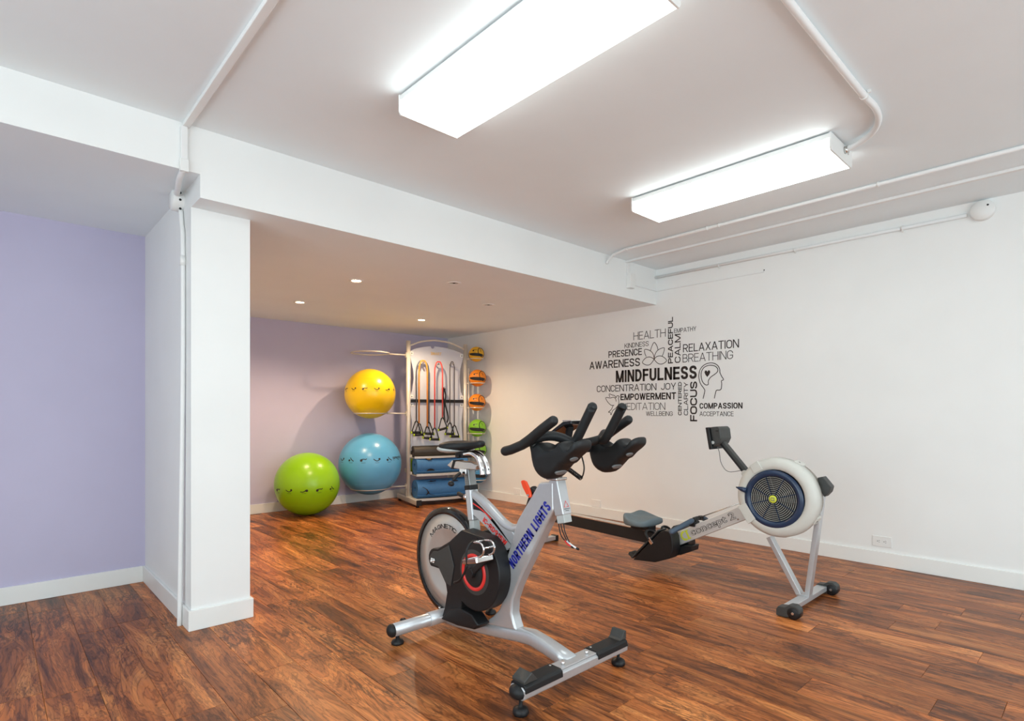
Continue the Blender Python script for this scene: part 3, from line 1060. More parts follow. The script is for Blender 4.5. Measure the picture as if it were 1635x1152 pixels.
# lettering along the post: origin at lower rear, direction up the post
U = V((0, -.209, .275)).normalized(); Wn = V((0, .275, .209)).normalized() * 1
o0 = V((XM - .0285, 1.748, .405))
post_fn = lambda a, b, d: tuple(o0 + U * a + Wn * b - V((d, 0, 0)))
obj('lettering', capitals(G(), 'NORTHERN LIGHTS', post_fn, -.004, .360, -.002, .043, .20, .0008), 'blue_ink', fp)
hs = obj('head_sleeve', G().bar(bx_(0, 1.526, .802), bx_(0, 1.490, .664), (1, 0, 0), .052, .046), 'silver', bike, .004)
obj('sleeve_end', G().bar(bx_(0, 1.4905, .668), bx_(0, 1.4825, .634), (1, 0, 0), .045, .040), 'grey', hs, .003)
dn = V((0, 1.490 - 1.526, .664 - .802)).normalized()
fwd = V((1, 0, 0)).cross(dn).normalized()
if fwd.y > 0:
    fwd = -fwd
sc_ = V(bx_(0, 1.4985, .702)) + fwd * .0236
stick = lambda a, b, d: tuple(sc_ + V((a, 0, 0)) - dn * b + fwd * d)
tri = obj('warning_triangle', G().strip([(-.013, -.010), (.013, -.010), (0, .014)], stick, .003, 0, .0006, True), 'red_ink', hs)
obj('print_line', G().strip([(-.016, -.017), (.016, -.017)], stick, .003, 0, .0006).strip([(-.010, -.024), (.010, -.024)], stick, .003, 0, .0006), 'dkgrey', hs)
obj('handlebar_post', G().bar(bx_(0, 1.522, .79), bx_(0, 1.556, .925), (1, 0, 0), .036, .034), 'brushed', bike, .003)
obj('clamp_collar', G().span(bx_(-.032, 1.498, .800), bx_(.032, 1.556, .812)), 'brushed', bike, .003)
ct = catmull([(2.062, .690), (2.00, .668), (1.94, .638), (1.885, .605), (1.835, .578), (1.79, .566), (1.755, .570), (1.725, .588), (1.69, .62)], 4)
obj('cross_tube', G().tube([bx_(0, a, b) for a, b in ct], .021, 14), 'silver', bike)
panel = [(2.058, .690), (1.94, .638), (1.835, .578), (1.775, .562), (1.745, .535), (1.775, .490), (1.806, .468), (1.835, .478), (1.913, .532), (2.000, .578), (2.058, .603)]
pn = obj('gusset_panel', G().prism_x(panel, XM - .019, XM + .019), 'silver', bike, .004)
pf = near(XM - .0193)
sw = [(2.040, .672), (1.97, .636), (1.90, .592), (1.83, .542), (1.772, .497), (1.84, .553), (1.885, .588), (1.941, .610), (1.982, .620), (2.034, .620)]
obj('dark_swoosh', G().prism(sw, pf, 0, .0006), 'black', pn)
obj('red_stripe', G().strip(catmull([(2.036, .648), (1.985, .632), (1.94, .612), (1.905, .592)], 4), pf, .006, .0006, .0012), 'red_ink', pn)
tu = V((0, -.147, -.082)).normalized(); tw = V((0, -.082, .147)).normalized()
t0 = V((XM - .0195, 1.965, .575))
obj('lettering', capitals(G(), 'IC-RD915W', lambda a, b, d: tuple(t0 + tu * a + tw * b - V((d, 0, 0))), 0, .178, -.001, .024, .24, .0008), 'red_ink', pn)
st = obj('seat_tube', G().bar(bx_(0, 2.072, .712), bx_(0, 2.050, .565), (1, 0, 0), .050, .040), 'silver', bike, .006)
obj('lower_post', G().bar(bx_(0, 2.051, .57), bx_(0, 2.036, .46), (1, 0, 0), .040, .034), 'grey', st, .003)
sp = obj('seat_post', G().bar(bx_(0, 2.070, .70), bx_(0, 2.092, .815), (1, 0, 0), .042, .036), 'post', bike, .003)
obj('collar', G().bar(bx_(0, 2.0715, .705), bx_(0, 2.075, .728), (1, 0, 0), .050, .044), 'black', sp, .003)
for k in range(7):
    z = .735 + k * .010
    y = 2.070 + (z - .70) * .19
    obj('scale_mark', G().span(bx_(-.0222, y - .012, z), bx_(-.021, y + .012, z + .0015)), 'dkgrey', sp)
# seat height pin
hp = obj('seat_pin', G().pill([bx_(-.01, 2.075, .668), bx_(-.01, 2.13, .672), bx_(-.01, 2.165, .682)], .010, 12), 'black', bike)
obj('pin_collar', G().rod(bx_(-.01, 2.085, .668), bx_(-.01, 2.105, .670), .015, 14), 'chrome', hp)
# slider, chrome yoke and saddle
sl = obj('seat_slider', G().prism([(2.235, .812), (2.195, .838), (2.045, .838), (2.005, .828), (2.010, .806), (2.12, .800), (2.20, .800)], lambda a, b, d: (XM + d, a, b), -.024, .024), 'brushed', bike, .004)
obj('slider_band', G().prism([(2.200, .797), (2.180, .841), (2.163, .841), (2.183, .797)], lambda a, b, d: (XM + d, a, b), -.026, .026), 'black', sl)
obj('clamp_block', G().span(bx_(-.024, 2.085, .778), bx_(.024, 2.135, .804)), 'chrome', bike, .003)
lk = obj('seat_lever', G().pill([bx_(-.03, 2.115, .785), bx_(-.055, 2.115, .772), bx_(-.075, 2.118, .750)], .008, 10), 'black', bike)
obj('lever_knob', G().ball(bx_(-.083, 2.12, .737), .016, 14, 10, (.8, 1.2, .8)), 'black', lk)
yk = G()
for s in (-1, 1):
    yk.tube([bx_(s * .017, a, b) for a, b in catmull([(2.115, .872), (2.06, .880), (2.015, .868), (1.988, .842), (1.974, .812), (1.970, .785)], 5)], .012, 12)
obj('chrome_yoke', yk, 'chrome', bike)
obj('saddle_clamp', G().span(bx_(-.030, 2.10, .855), bx_(.030, 2.16, .885)).rod(bx_(-.04, 2.13, .862), bx_(.04, 2.13, .862), .009), 'black', bike, .003)
sec = [(2.248, .030, .912, .893), (2.243, .062, .921, .886), (2.225, .088, .930, .879), (2.195, .097, .935, .876), (2.155, .085, .936, .880), (2.115, .058, .935, .888),
       (2.075, .037, .936, .896), (2.035, .028, .940, .903), (2.005, .024, .942, .908), (1.988, .017, .938, .914), (1.981, .007, .932, .921)]
rings = []
for y, hw, zt, zb in sec:
    r = []
    for k in range(20):
        a = 2 * PI * k / 20
        cx_, sz_ = math.cos(a), math.sin(a)
        e = .75
        zz = (zt + zb) / 2 + (zt - zb) / 2 * math.copysign(abs(sz_) ** e, sz_)
        r.append(V(bx_(hw * math.copysign(abs(cx_) ** e, cx_), y, zz)))
    rings.append(r)
sd = obj('saddle', G().loft(rings), 'rubber', bike, subsurf=1)
rings = []
for y, hw, zt, zb in [(2.253, .034, .912, .887), (2.248, .067, .917, .881), (2.229, .094, .919, .875), (2.196, .103, .916, .872), (2.157, .090, .906, .876), (2.112, .058, .892, .886)]:
    r = []
    for k in range(20):
        a = 2 * PI * k / 20
        cx_, sz_ = math.cos(a), math.sin(a)
        r.append(V(bx_(hw * math.copysign(abs(cx_) ** .75, cx_), y, (zt + zb) / 2 + (zt - zb) / 2 * sz_)))
    rings.append(r)
obj('saddle_skirt', G().loft(rings), 'grey', sd, subsurf=1, label='pale grey underside of the saddle')

# --- flywheel
FY, FZ = 2.245, .335
fw = obj('flywheel', G().lathe(bx_(-.014, FY, FZ), (1, 0, 0), [(.03, .002), (.150, .002), (.156, -.002), (.236, -.002), (.236, .030), (.156, .030), (.150, .026), (.03, .026), (.03, .002)], 72), 'wheel_disc', bike)
obj('rim', G().lathe(bx_(-.022, FY, FZ), (1, 0, 0), [(.234, .004), (.240, 0), (.258, 0), (.266, .008), (.266, .036), (.258, .044), (.240, .044), (.234, .040), (.234, .004)], 72), 'gloss', fw)
obj('axle', G().rod(bx_(-.05, FY, FZ), bx_(.05, FY, FZ), .012, 14), 'chrome', fw)
def fly_fn(a, b, d):
    ang = math.radians(142 - 78 * a / .235)
    R = .163 + b
    return (XM - .0168, FY - math.cos(ang) * R, FZ + math.sin(ang) * R)


obj('lettering', capitals(G(), 'MAGNETIC', fly_fn, 0, .235, 0, .022, .2), 'black', fw)
for s in (1,):
    obj('dropout_bracket', G().bar(bx_(s * .040, FY, FZ), bx_(s * .040, 2.262, .085), (1, 0, 0), .006, .045), 'black', bike)

# --- chain guard with crank and pedals
CY, CZ = 1.945, .368
poly = []
for k in range(0, 25):                        # big circle, from lower rear round the front to the top
    a = math.radians(-62 - k * (180) / 24)    # angles measured from rear (+Y)
    poly.append((CY + .178 * math.cos(a), CZ + .178 * math.sin(a)))
poly += [(2.03, .535), (2.12, .468), (2.215, .417)]
for k in range(7):
    a = math.radians(75 - k * 21)
    poly.append((2.240 + .052 * math.cos(a), .362 + .052 * math.sin(a)))
poly += [(2.205, .322), (2.150, .262), (2.140, .225), (2.158, .150), (2.180, .100), (2.10, .098), (2.035, .108)]
gd = obj('chain_guard', G().prism_x(poly, XM - .094, XM - .018), 'black', bike, .006, 3)
lobe = [(2.120, .450), (2.208, .404), (2.245, .400), (2.275, .368), (2.270, .338), (2.205, .334), (2.148, .272), (2.105, .262), (2.080, .360)]
obj('guard_panel', G().prism_x(lobe, XM - .098, XM - .094), 'charcoal', gd, .002)
obj('guard_foot', G().prism_x([(2.185, .088), (2.12, .150), (2.04, .178), (1.95, .170), (1.90, .135), (1.93, .108), (2.05, .092)], XM - .100, XM - .03), 'black', gd, .008)
obj('adjuster', G().disc(bx_(-.098, 2.235, .358), (-1, 0, 0), .012, .008, 6).disc(bx_(-.106, 2.235, .358), (-1, 0, 0), .006, .012, 12).disc(bx_(-.098, 2.250, .362), (-1, 0, 0), .007, .006, 6), 'chrome', gd)
obj('guard_screw', G().disc(bx_(-.094, 1.915, .515), (-1, 0, 0), .004, .002, 10).disc(bx_(-.094, 1.83, .30), (-1, 0, 0), .004, .002, 10), 'dark', gd)
KY, KZ = 1.935, .362
obj('crank_recess', G().lathe(bx_(-.0945, KY, KZ), (-1, 0, 0), [(.0001, .0005), (.098, .0005), (.100, 0)], 48), 'charcoal', gd)
obj('red_ring', G().lathe(bx_(-.096, KY, KZ), (-1, 0, 0), [(.066, 0), (.068, .006), (.080, .006), (.082, 0)], 48), 'red_ink', gd)
obj('chain_disc', G().disc(bx_(-.096, KY, KZ), (-1, 0, 0), .062, .006, 40, .002), 'dark', gd)
ft = obj('far_guard', G().disc(bx_(.02, CY, CZ), (1, 0, 0), .165, .05, 48, .008), 'black', bike)
PYn, PZn = 1.815, .455                         # near pedal spindle
dirv = V((0, PYn - KY, PZn - KZ))


def pedal(s, py, pz):
    """s=-1 near side, +1 far side"""
    x1 = s * .112
    ar = obj('crank_arm', G().bar(bx_(x1, KY, KZ), bx_(x1, py, pz), (1, 0, 0), .014, .026).disc(bx_(s * .098, KY, KZ), (s, 0, 0), .022, .024, 20).disc(bx_(s * .104, py, pz), (s, 0, 0), .016, .018, 16), 'black', bike, .003)
    pd = G()
    x2, x3 = s * .130, s * .215
    ang = math.radians(14)
    fwdv = V((0, -math.cos(ang), math.sin(ang)))
    upv = V((0, math.sin(ang), math.cos(ang)))
    c = lambda x, a, b: V(bx_(x, py, pz)) + fwdv * a + upv * b
    for x in (x2, x3):
        pd.bar(c(x, -.046, 0), c(x, .046, 0), (1, 0, 0), .008, .020)
    for a in (-.044, .044):
        pd.bar(c(x2, a, 0), c(x3, a, 0), fwdv, .010, .020)
    pd.bar(c(x2, 0, 0), c(x3, 0, 0), fwdv, .022, .018)
    p = obj('pedal', pd, 'chrome', bike, .002)
    obj('spindle', G().rod(bx_(s * .10, py, pz), bx_(s * .205, py, pz), .008), 'chrome', p)
    cg = G()
    for x in (x2 + s * .015, x3 - s * .012):
        cg.tube(catmull([c(x, .044, .012), c(x, .075, .020), c(x, .088, .045), c(x, .070, .068), c(x, .030, .074)], 4), .0042, 8)
    cg.tube([c(x2 + s * .015, .030, .074), c(x3 - s * .012, .030, .074)], .0042, 8)
    cg.tube([c(x2 + s * .015, .088, .045), c(x3 - s * .012, .088, .045)], .0042, 8)
    obj('toe_cage', cg, 'chrome', p)
    so = G()
    path = catmull([c(x2, -.02, -.012), c(x2 - s * .002, -.01, .04), c(x2 + s * .02, .0, .072), c(x3 - s * .02, .0, .072), c(x3 + s * .003, -.01, .04), c(x3, -.02, -.012)], 4)
    so.tube(path, .005, 6)
    so.tube(catmull([c(x3, -.02, -.012), c(x3 + s * .004, -.05, -.05), c(x3 + s * .002, -.09, -.075), c(x3, -.13, -.082)], 4), .005, 6)
    obj('toe_strap', so, 'black', p)
    return p


pedal(-1, PYn, PZn)
pedal(1, 2 * KY - PYn, 2 * KZ - PZn)

# --- resistance knob
kd = V((0, .75, .55)).normalized()
kb = V(bx_(0, 1.618, .715))
kn = obj('resistance_knob', G().tube([kb, kb + kd * .022, kb + kd * .028, kb + kd * .055, kb + kd * .062], [.022, .022, .020, .020, .014], 18), 'black', bike)
obj('knob_base', G().tube([bx_(0, 1.690, .66), bx_(0, 1.662, .71), bx_(0, 1.640, .752)], [.014, .019, .019], 14), 'black', kn)
obj('brake_lever', G().prism([(1.640, .722), (1.652, .716), (1.664, .724), (1.690, .756), (1.702, .782), (1.690, .788), (1.672, .784), (1.655, .760), (1.644, .740)], lambda a, b, d: (XM + d, a, b), -.034, -.022), 'orange', kn, .004, label='bright orange red lever')
obj('lever_pin', G().disc(bx_(-.034, 1.655, .728), (-1, 0, 0), .005, .003, 12), 'brushed', kn)

# --- handlebars
hb = G()
for s in (-1, 1):
    hb.pill([V(bx_(s * d, y, z)) for d, y, z in [(.242, 1.585, .921), (.236, 1.54, .932), (.228, 1.49, .951), (.225, 1.45, .974), (.224, 1.39, 1.012), (.222, 1.325, 1.050)]], .0185, 16)
    hb.pill([V(bx_(s * d, y, z)) for d, y, z in [tuple(q) for q in catmull([(.232, 1.50, .945), (.205, 1.455, .972), (.165, 1.415, .985), (.125, 1.390, .978), (.098, 1.372, .963), (.088, 1.352, .968), (.088, 1.330, .998), (.089, 1.300, 1.046), (.089, 1.264, 1.104)], 4)]], .0180, 16)
    hb.tube([V(bx_(s * d, y, z)) for d, y, z in [tuple(q) for q in catmull([(.10, 1.385, .965), (.06, 1.43, .950), (.0, 1.47, .945)], 4)]], .0175, 14)
hbo = obj('handlebar', hb, 'rubber', bike, label='black rubber coated handlebar with two horns')
prof = [(1.482, .962), (1.474, .925), (1.468, .892), (1.452, .852), (1.415, .829), (1.372, .834), (1.340, .862), (1.318, .884), (1.300, .893), (1.280, .914), (1.255, .934), (1.238, .952), (1.236, .972),
        (1.244, .976), (1.254, .958), (1.272, .946), (1.292, .950), (1.312, .968), (1.326, .966), (1.345, .946), (1.372, .936), (1.400, .940), (1.425, .956), (1.446, .960), (1.462, .948)]
prof = [tuple(q) for q in catmull(prof, 3, True)]
pc = (sum(q[0] for q in prof) / len(prof), sum(q[1] for q in prof) / len(prof))
for s in (-1, 1):
    rings = []
    for u in (-1, -.96, -.86, -.68, -.40, 0, .40, .68, .86, .96, 1):
        k = .62 + .38 * (1 - abs(u) ** 3.2) ** .5
        rings.append([V(bx_(s * .168 + u * .046, pc[0] + (a - pc[0]) * (1 - (1 - k) * .5), pc[1] + (b - pc[1]) * k)) for a, b in prof])
    cup = obj('bottle_holder', G().loft(rings), 'rubber', bike, label='black moulded cup under the handlebar')
    nd = V((0, -.70, -.60)).normalized()
    for yy, zz, wx, wz in ((1.285, .908, .020, .010), (1.345, .857, .030, .011)):
        c0 = V(bx_(s * .165 - .010, yy, zz)) + nd * -.004
        al = V((0, -.60, .70)).normalized() * -1
        ring = [c0 + V((1, 0, 0)) * (wx * math.cos(a)) + al * (wz * math.sin(a)) for a in [2 * PI * k / 20 for k in range(20)]]
        obj('slot', G().loft([[q for q in ring], [q + nd * .006 for q in ring], [c0 + (q - c0) * .8 + nd * .007 for q in ring]]), 'dkgrey', cup)
obj('stem', G().bar(bx_(0, 1.556, .90), bx_(0, 1.470, .945), (1, 0, 0), .050, .040).bar(bx_(-.13, 1.46, .925), bx_(.13, 1.46, .925), (0, 0, 1), .030, .030), 'black', bike, .006)
obj('release_knob', G().pill([bx_(-.06, 1.515, .828), bx_(-.02, 1.52, .832)], .010, 12), 'black', bike)
cn = obj('console', G().prism([(1.525, .975), (1.530, .985), (1.445, 1.036), (1.402, 1.038), (1.402, 1.026), (1.440, 1.020)], lambda a, b, d: (XM + d, a, b), -.055, .055), 'gloss', bike, .003)
obj('console_edge', G().span(bx_(-.056, 1.398, 1.0375), bx_(.056, 1.446, 1.0415)), 'brushed', cn, .001)
obj('console_bracket', G().bar(bx_(0, 1.47, .95), bx_(0, 1.455, 1.015), (1, 0, 0), .03, .012), 'black', cn)
# coiled console lead
hx = G()
p0, p1 = V(bx_(-.045, 1.440, .862)), V(bx_(-.045, 1.362, .824))
ax = (p1 - p0); a_, b_ = frame(ax)
hx.tube([p0 + ax * (k / 110) + (a_ * math.cos(k * .72) + b_ * math.sin(k * .72)) * .0075 for k in range(111)], .0024, 5)
hx.tube(catmull([p1, bx_(-.045, 1.352, .838), bx_(-.045, 1.347, .866), bx_(-.045, 1.356, .90), bx_(-.045, 1.375, .935)], 5), .0028, 6)
obj('coiled_lead', hx, 'black', bike)
# loose sensor wires at the head sleeve
for pts, plug, m in (([(1.520, .672), (1.512, .63), (1.500, .585), (1.478, .565)], [(1.478, .565), (1.462, .552), (1.443, .548)], 'red_ink'),
                     ([(1.505, .660), (1.495, .61), (1.468, .565)], [(1.468, .565), (1.440, .552), (1.418, .545)], 'white_ink'),
                     ([(1.485, .636), (1.478, .60), (1.455, .562)], None, None)):
    wr = obj('sensor_wire', G().tube([bx_(-.005, a, b) for a, b in catmull(pts, 5)], .0024, 6), 'black', bike)
    if plug:
        obj('wire_plug', G().tube([bx_(-.005, a, b) for a, b in plug], .0035, 8), m, wr)
        a, b = plug[-1]
        obj('plug_tip', G().rod(bx_(-.005, a, b), bx_(-.005, a - .010, b - .002), .005, 8), 'black', wr)

# ================================================================== rowing machine
RX = 3.34
row = thing('rowing_machine', 'white air rowing machine with a caged flywheel beside the lettered wall', 'rowing machine', (RX, 2.1, 0))
r_ = lambda d, y, z: (RX + d, y, z)
WY, WZ = 1.295, .594
S0 = RX - .135
sh = obj('near_shell', G().lathe((S0, WY, WZ), (1, 0, 0), [(.158, .010), (.164, .002), (.180, 0), (.200, .004), (.214, .014), (.222, .030), (.224, .072), (.206, .072), (.206, .03), (.158, .010)], 72), 'shell', row)
obj('far_shell', G().lathe((RX + .085, WY, WZ), (-1, 0, 0), [(.0001, 0), (.140, 0), (.168, .006), (.184, .018), (.192, .032), (.190, .036)], 72), 'shell', row)
obj('perforated_band', G().lathe((S0 + .066, WY, WZ), (1, 0, 0), [(.216, 0), (.214, .05), (.206, .09), (.188, .128)], 72), 'mesh', row)
for dg in (62, -30, 128, 205, 275):
    a = math.radians(dg)
    # angle measured from the front (-Y) upwards
    dv = V((0, -math.cos(a), math.sin(a))); tv = V((0, math.sin(a), math.cos(a)))
    c = V((S0 + .088, WY, WZ)) + dv * .217
    rot = Matrix((V((1, 0, 0)), tv, dv)).transposed()
    cl = obj('shell_clip', G().box(c, (.062, .050, .022), rot), 'shell', row, .006)
    obj('clip_screw', G().disc(c + dv * .011 - V((.012, 0, 0)), dv, .005, .002, 10), 'dkgrey', cl)
# raised wedge plates around the damper opening
for a0, a1 in ((112, 132), (196, 232)):
    pl = [(.168, a0), (.222, a0 + 3), (.222, a1 - 3), (.168, a1)]
    q = [(WY - math.cos(math.radians(a)) * R, WZ + math.sin(math.radians(a)) * R) for R, a in pl]
    obj('shell_plate', G().prism_x(q, S0 - .004, S0 + .012), 'shell', sh, .003)
bl = obj('damper_ring', G().lathe((S0 - .002, WY + .008, WZ - .008), (1, 0, 0), [(.128, .010), (.132, .001), (.145, -.002), (.160, .002), (.163, .010), (.163, .02), (.128, .02), (.128, .010)], 72), 'navy', row)
GY, GZ = WY + .008, WZ - .008
a = math.radians(167)
dv = V((0, -math.cos(a), math.sin(a))); tv = V((0, math.sin(a), math.cos(a)))
c = V((S0 - .006, GY, GZ))
obj('damper_lever', G().tube([c + dv * .150, c + dv * .175, c + dv * .198, c + dv * .214], [.016, .014, .008, .003], 12), 'navy', bl)
cav = obj('cage_cavity', G().disc((S0 + .06, GY, GZ), (1, 0, 0), .15, .01, 48), 'dark', row)
for k in range(10):
    a = 2 * PI * k / 10
    dv = V((0, -math.cos(a), math.sin(a))); tv = V((0, math.sin(a), math.cos(a)))
    cc = V((S0 + .055, GY, GZ))
    obj('fan_blade', G().bar(cc + dv * .04, cc + dv * .14, (V((1, 0, 0)) + tv * .5), .05, .003), 'charcoal', cav)
gr = G()
for k in range(10):
    R = .028 + k * .0105
    gr.tube([(S0 + .006, GY - math.cos(2 * PI * j / 40) * R, GZ + math.sin(2 * PI * j / 40) * R) for j in range(40)], .0012, 5, True)
grill = obj('grill_rings', gr, 'shell', row)
for k in range(8):
    a = 2 * PI * (k + .4) / 8
    obj('grill_spoke', G().bar((S0 + .004, GY - math.cos(a) * .02, GZ + math.sin(a) * .02), (S0 + .004, GY - math.cos(a) * .13, GZ + math.sin(a) * .13), (1, 0, 0), .004, .0035), 'navy', grill)
em = obj('emblem', G().disc((S0 + .004, GY, GZ), (-1, 0, 0), .021, .006, 28, .001), 'lime', row)
obj('emblem_print', G().text('C2', lambda a, b, d: (S0 - .0024 - d, GY - a, GZ + b), -.012, .012, -.010, .010, .03), 'dkgrey', em)
# boom
e0, e1 = V(r_(0, 1.42, .522)), V(r_(0, 1.995, .222))
bd = (e1 - e0).normalized(); bn = V((0, -bd.z, bd.y))
if bn.z < 0:
    bn = -bn
bm = obj('boom', G().bar(e0, e1, (1, 0, 0), .048, .084), 'boom', row, .004)
bo = V((RX - .0245, 1.995, .222))
bfn = lambda a, b, d: tuple(bo - bd * a + bn * b - V((d, 0, 0)))
obj('lettering', G().text('concept 2', bfn, .142, .478, -.031, .029, .040, .0008), 'vinyl', bm)
obj('lettering_fill', G().text('concept 2', bfn, .1435, .4765, -.0285, .0265, -.002, .0014), 'boom', bm)
lg = G()
lg.strip([(.098 - .025 * math.cos(k), .001 + .025 * math.sin(k)) for k in [-1.75 + 3.5 * j / 20 for j in range(21)]], bfn, .013, .0004, .0010)
lg.prism([(.104, -.029), (.134, -.029), (.134, -.021), (.126, -.021), (.126, .022), (.134, .022), (.134, .030), (.108, .030), (.108, .022), (.113, .022), (.113, -.021), (.104, -.021)], bfn, .0004, .0010)
obj('lime_logo', lg, 'lime', bm)
obj('boom_bolt', G().disc(V(bfn(.018, .0, 0)), (-1, 0, 0), .005, .003, 10).disc(V(bfn(.485, -.025, 0)), (-1, 0, 0), .006, .003, 10), 'brushed', bm)
obj('front_collar', G().bar(e0 + bd * .055, e0 + bd * .10, (1, 0, 0), .052, .088), 'charcoal', row, .002)
# front legs
obj('front_leg', G().bar(r_(0, 1.375, .345), r_(0, 1.205, .045), (1, 0, 0), .050, .026), 'silver', row, .002)
obj('front_leg', G().bar(r_(0, 1.088, .66), r_(0, 1.165, .045), (1, 0, 0), .050, .026), 'silver', row, .002)
obj('leg_bracket', G().span(r_(-.028, 1.150, .048), r_(.028, 1.222, .056)), 'silver', row, .001)
ff = obj('front_foot', G().span(r_(-.262, 1.152, .020), r_(.262, 1.205, .048)), 'silver', row, .003)
for s in (-1, 1):
    a, b = sorted((s * .258, s * .312))
    pr = [(1.215, .004), (1.215, .036), (1.205, .054), (1.170, .058), (1.150, .072), (1.120, .074), (1.100, .060), (1.096, .040), (1.150, .010), (1.160, .004)]
    cp = obj('foot_cap', G().prism_x(pr, RX + a, RX + b), 'charcoal', ff, .004)
    wh = obj('transport_wheel', G().lathe(r_(min(a, b) - .002, 1.130, .034), (1, 0, 0), [(.0001, 0), (.026, 0), (.033, .005), (.033, abs(b - a) - .001), (.026, abs(b - a) + .004), (.0001, abs(b - a) + .004)], 28), 'black', ff)
    obj('hub', G().disc(r_(min(a, b) - .002, 1.130, .034), (-1, 0, 0), .007, .004, 12), 'brushed', wh)
# black storage caster on top of the front leg
obj('frame_lock', G().prism_x([(1.108, .714), (1.082, .722), (1.040, .670), (1.048, .640), (1.072, .612), (1.090, .640)], RX - .03, RX + .03), 'charcoal', row, .004)
# monitor and arm
ma = obj('monitor_arm', G().bar(r_(0, 1.505, .705), r_(0, 1.668, .890), (1, 0, 0), .046, .030), 'charcoal', row, .004)
obj('arm_rib', G().bar(r_(-.0235, 1.518, .708), r_(-.0235, 1.664, .876), (1, 0, 0), .003, .012), 'black', ma)
obj('arm_hinge', G().rod(r_(-.03, 1.512, .705), r_(.03, 1.512, .705), .020, 16), 'shell', row)
mo = obj('monitor', G().prism_x([(1.735, .978), (1.712, .980), (1.688, .845), (1.711, .842)], RX - .085, RX + .085), 'black', row, .004)
obj('monitor_back', G().prism_x([(1.712, .980), (1.662, .986), (1.648, .972), (1.640, .912), (1.655, .880), (1.690, .858)], RX - .070, RX + .070), 'charcoal', mo, .006)
obj('screen', G().prism_x([(1.7345, .970), (1.7375, .9695), (1.7145, .853), (1.7115, .8535)], RX - .07, RX + .07), 'gloss', mo)
obj('thumb_screw', G().disc(r_(-.072, 1.690, .886), (-1, 0, 0), .010, .006, 14), 'grey', mo)
obj('battery_latch', G().span(r_(-.074, 1.655, .955), r_(-.069, 1.672, .962)), 'dark', mo)
obj('monitor_cable', G().tube([r_(-.02, a, b) for a, b in catmull([(1.690, .858), (1.678, .835), (1.672, .800), (1.664, .760), (1.640, .722), (1.612, .708), (1.575, .712), (1.535, .722)], 5)], .0022, 6), 'dkgrey', row)
# chain and handle
obj('chain', G().rod(r_(0, 1.50, .545), r_(0, 1.825, .393), .0035, 8), 'brushed', row)
hd = obj('handle', G().pill([r_(0, 1.825, .392), r_(-.05, 1.832, .386), r_(-.06, 1.834, .384)], .015, 12).pill([r_(0, 1.825, .392), r_(.05, 1.832, .386), r_(.06, 1.834, .384)], .015, 12), 'black', row)
for s in (-1, 1):
    obj('grip', G().pill([V(r_(s * d, y, z)) for d, y, z in [(.055, 1.833, .385), (.12, 1.845, .368), (.19, 1.868, .342), (.245, 1.886, .322)]], .0165, 14), 'grip', hd)
obj('handle_hook', G().span(r_(-.035, 1.835, .335), r_(.035, 1.875, .368)), 'black', row, .006)
# foot stretchers
for s in (-1, 1):
    fo = [(2.232, .070), (2.022, .290), (1.990, .306), (1.950, .304), (1.932, .270), (1.925, .190), (1.950, .130), (2.060, .085)]
    fp_ = obj('foot_stretcher', G().prism_x(fo, *sorted((RX + s * .050, RX + s * .145))), 'black', row, .006)
    obj('foot_plate', G().bar(r_(s * .0975, 2.240, .082), r_(s * .0975, 2.030, .302), (1, 0, 0), .105, .010), 'charcoal', fp_, .003)
    obj('heel_cup', G().prism_x([(2.240, .074), (2.276, .098), (2.268, .116), (2.232, .105)], *sorted((RX + s * .06, RX + s * .135))), 'charcoal', fp_, .003)
    obj('strap', G().tube(catmull([r_(s * .048, 2.100, .225), r_(s * .055, 2.130, .262), r_(s * .0975, 2.145, .275), r_(s * .140, 2.130, .262), r_(s * .148, 2.100, .225)], 4), .009, 8), 'rubber', fp_)
    obj('buckle', G().bar(r_(s * .148, 2.105, .238), r_(s * .148, 2.075, .205), (1, 0, 0), .006, .022), 'chrome', fp_, .001)
obj('underframe', G().prism_x([(2.05, .150), (1.90, .205), (1.845, .215), (1.850, .180), (1.93, .140), (2.02, .125)], RX - .045, RX + .045), 'black', row, .004)
# rail
m0, m1 = V(r_(0, 1.96, .207)), V(r_(0, 3.20, .236))
obj('rail', G().bar(m0, m1, (1, 0, 0), .052, .085), 'dark', row, .003)
ru = V((0, 0, .0445))
obj('rail_track', G().bar(m0 + ru, m1 + ru, (1, 0, 0), .058, .008), 'brushed', row, .001)
rl = obj('rear_leg', G().bar(r_(0, 3.165, .205), r_(0, 3.19, .035), (1, 0, 0), .045, .028), 'silver', row, .002)
rf = obj('rear_foot', G().span(r_(-.105, 3.165, .012), r_(.105, 3.215, .044)), 'silver', row, .002)
for s in (-1, 1):
    obj('foot_cap', G().span(*[V(r_(d, y, z)) for d, y, z in ((min(s * .10, s * .132), 3.160, .001), (max(s * .10, s * .132), 3.220, .049))]), 'black', rf, .004)
# seat
rings = []
n = 24
for lev, (z0, k) in enumerate(((.290, .86), (.297, .97), (.315, 1.0), (.332, .985), (.342, .93), (.344, .6), (.344, .2))):
    r = []
    for i in range(n):
        a = 2 * PI * i / n
        x = .150 * math.copysign(abs(math.cos(a)) ** .62, math.cos(a)) * k
        y = .105 * math.copysign(abs(math.sin(a)) ** .62, math.sin(a)) * k
        if y > .04:
            y -= .018 * math.exp(-(x / .05) ** 2) * 0
        z = z0
        if lev > 1:
            z += .030 * max(0, (y + .02) / .1) ** 1.5 * (1 if y > -.02 else 0) * (.35 + .65 * min(1, abs(x) / .1)) + .010 * math.cos(x / .15 * PI) * (1 if y < 0 else .3) - .012 * (1 - k)
        r.append(V(r_(x, 2.245 + y, z)))
    rings.append(r)
so = obj('seat', G().loft(rings), 'seat', row, subsurf=1, label='blue grey moulded seat')
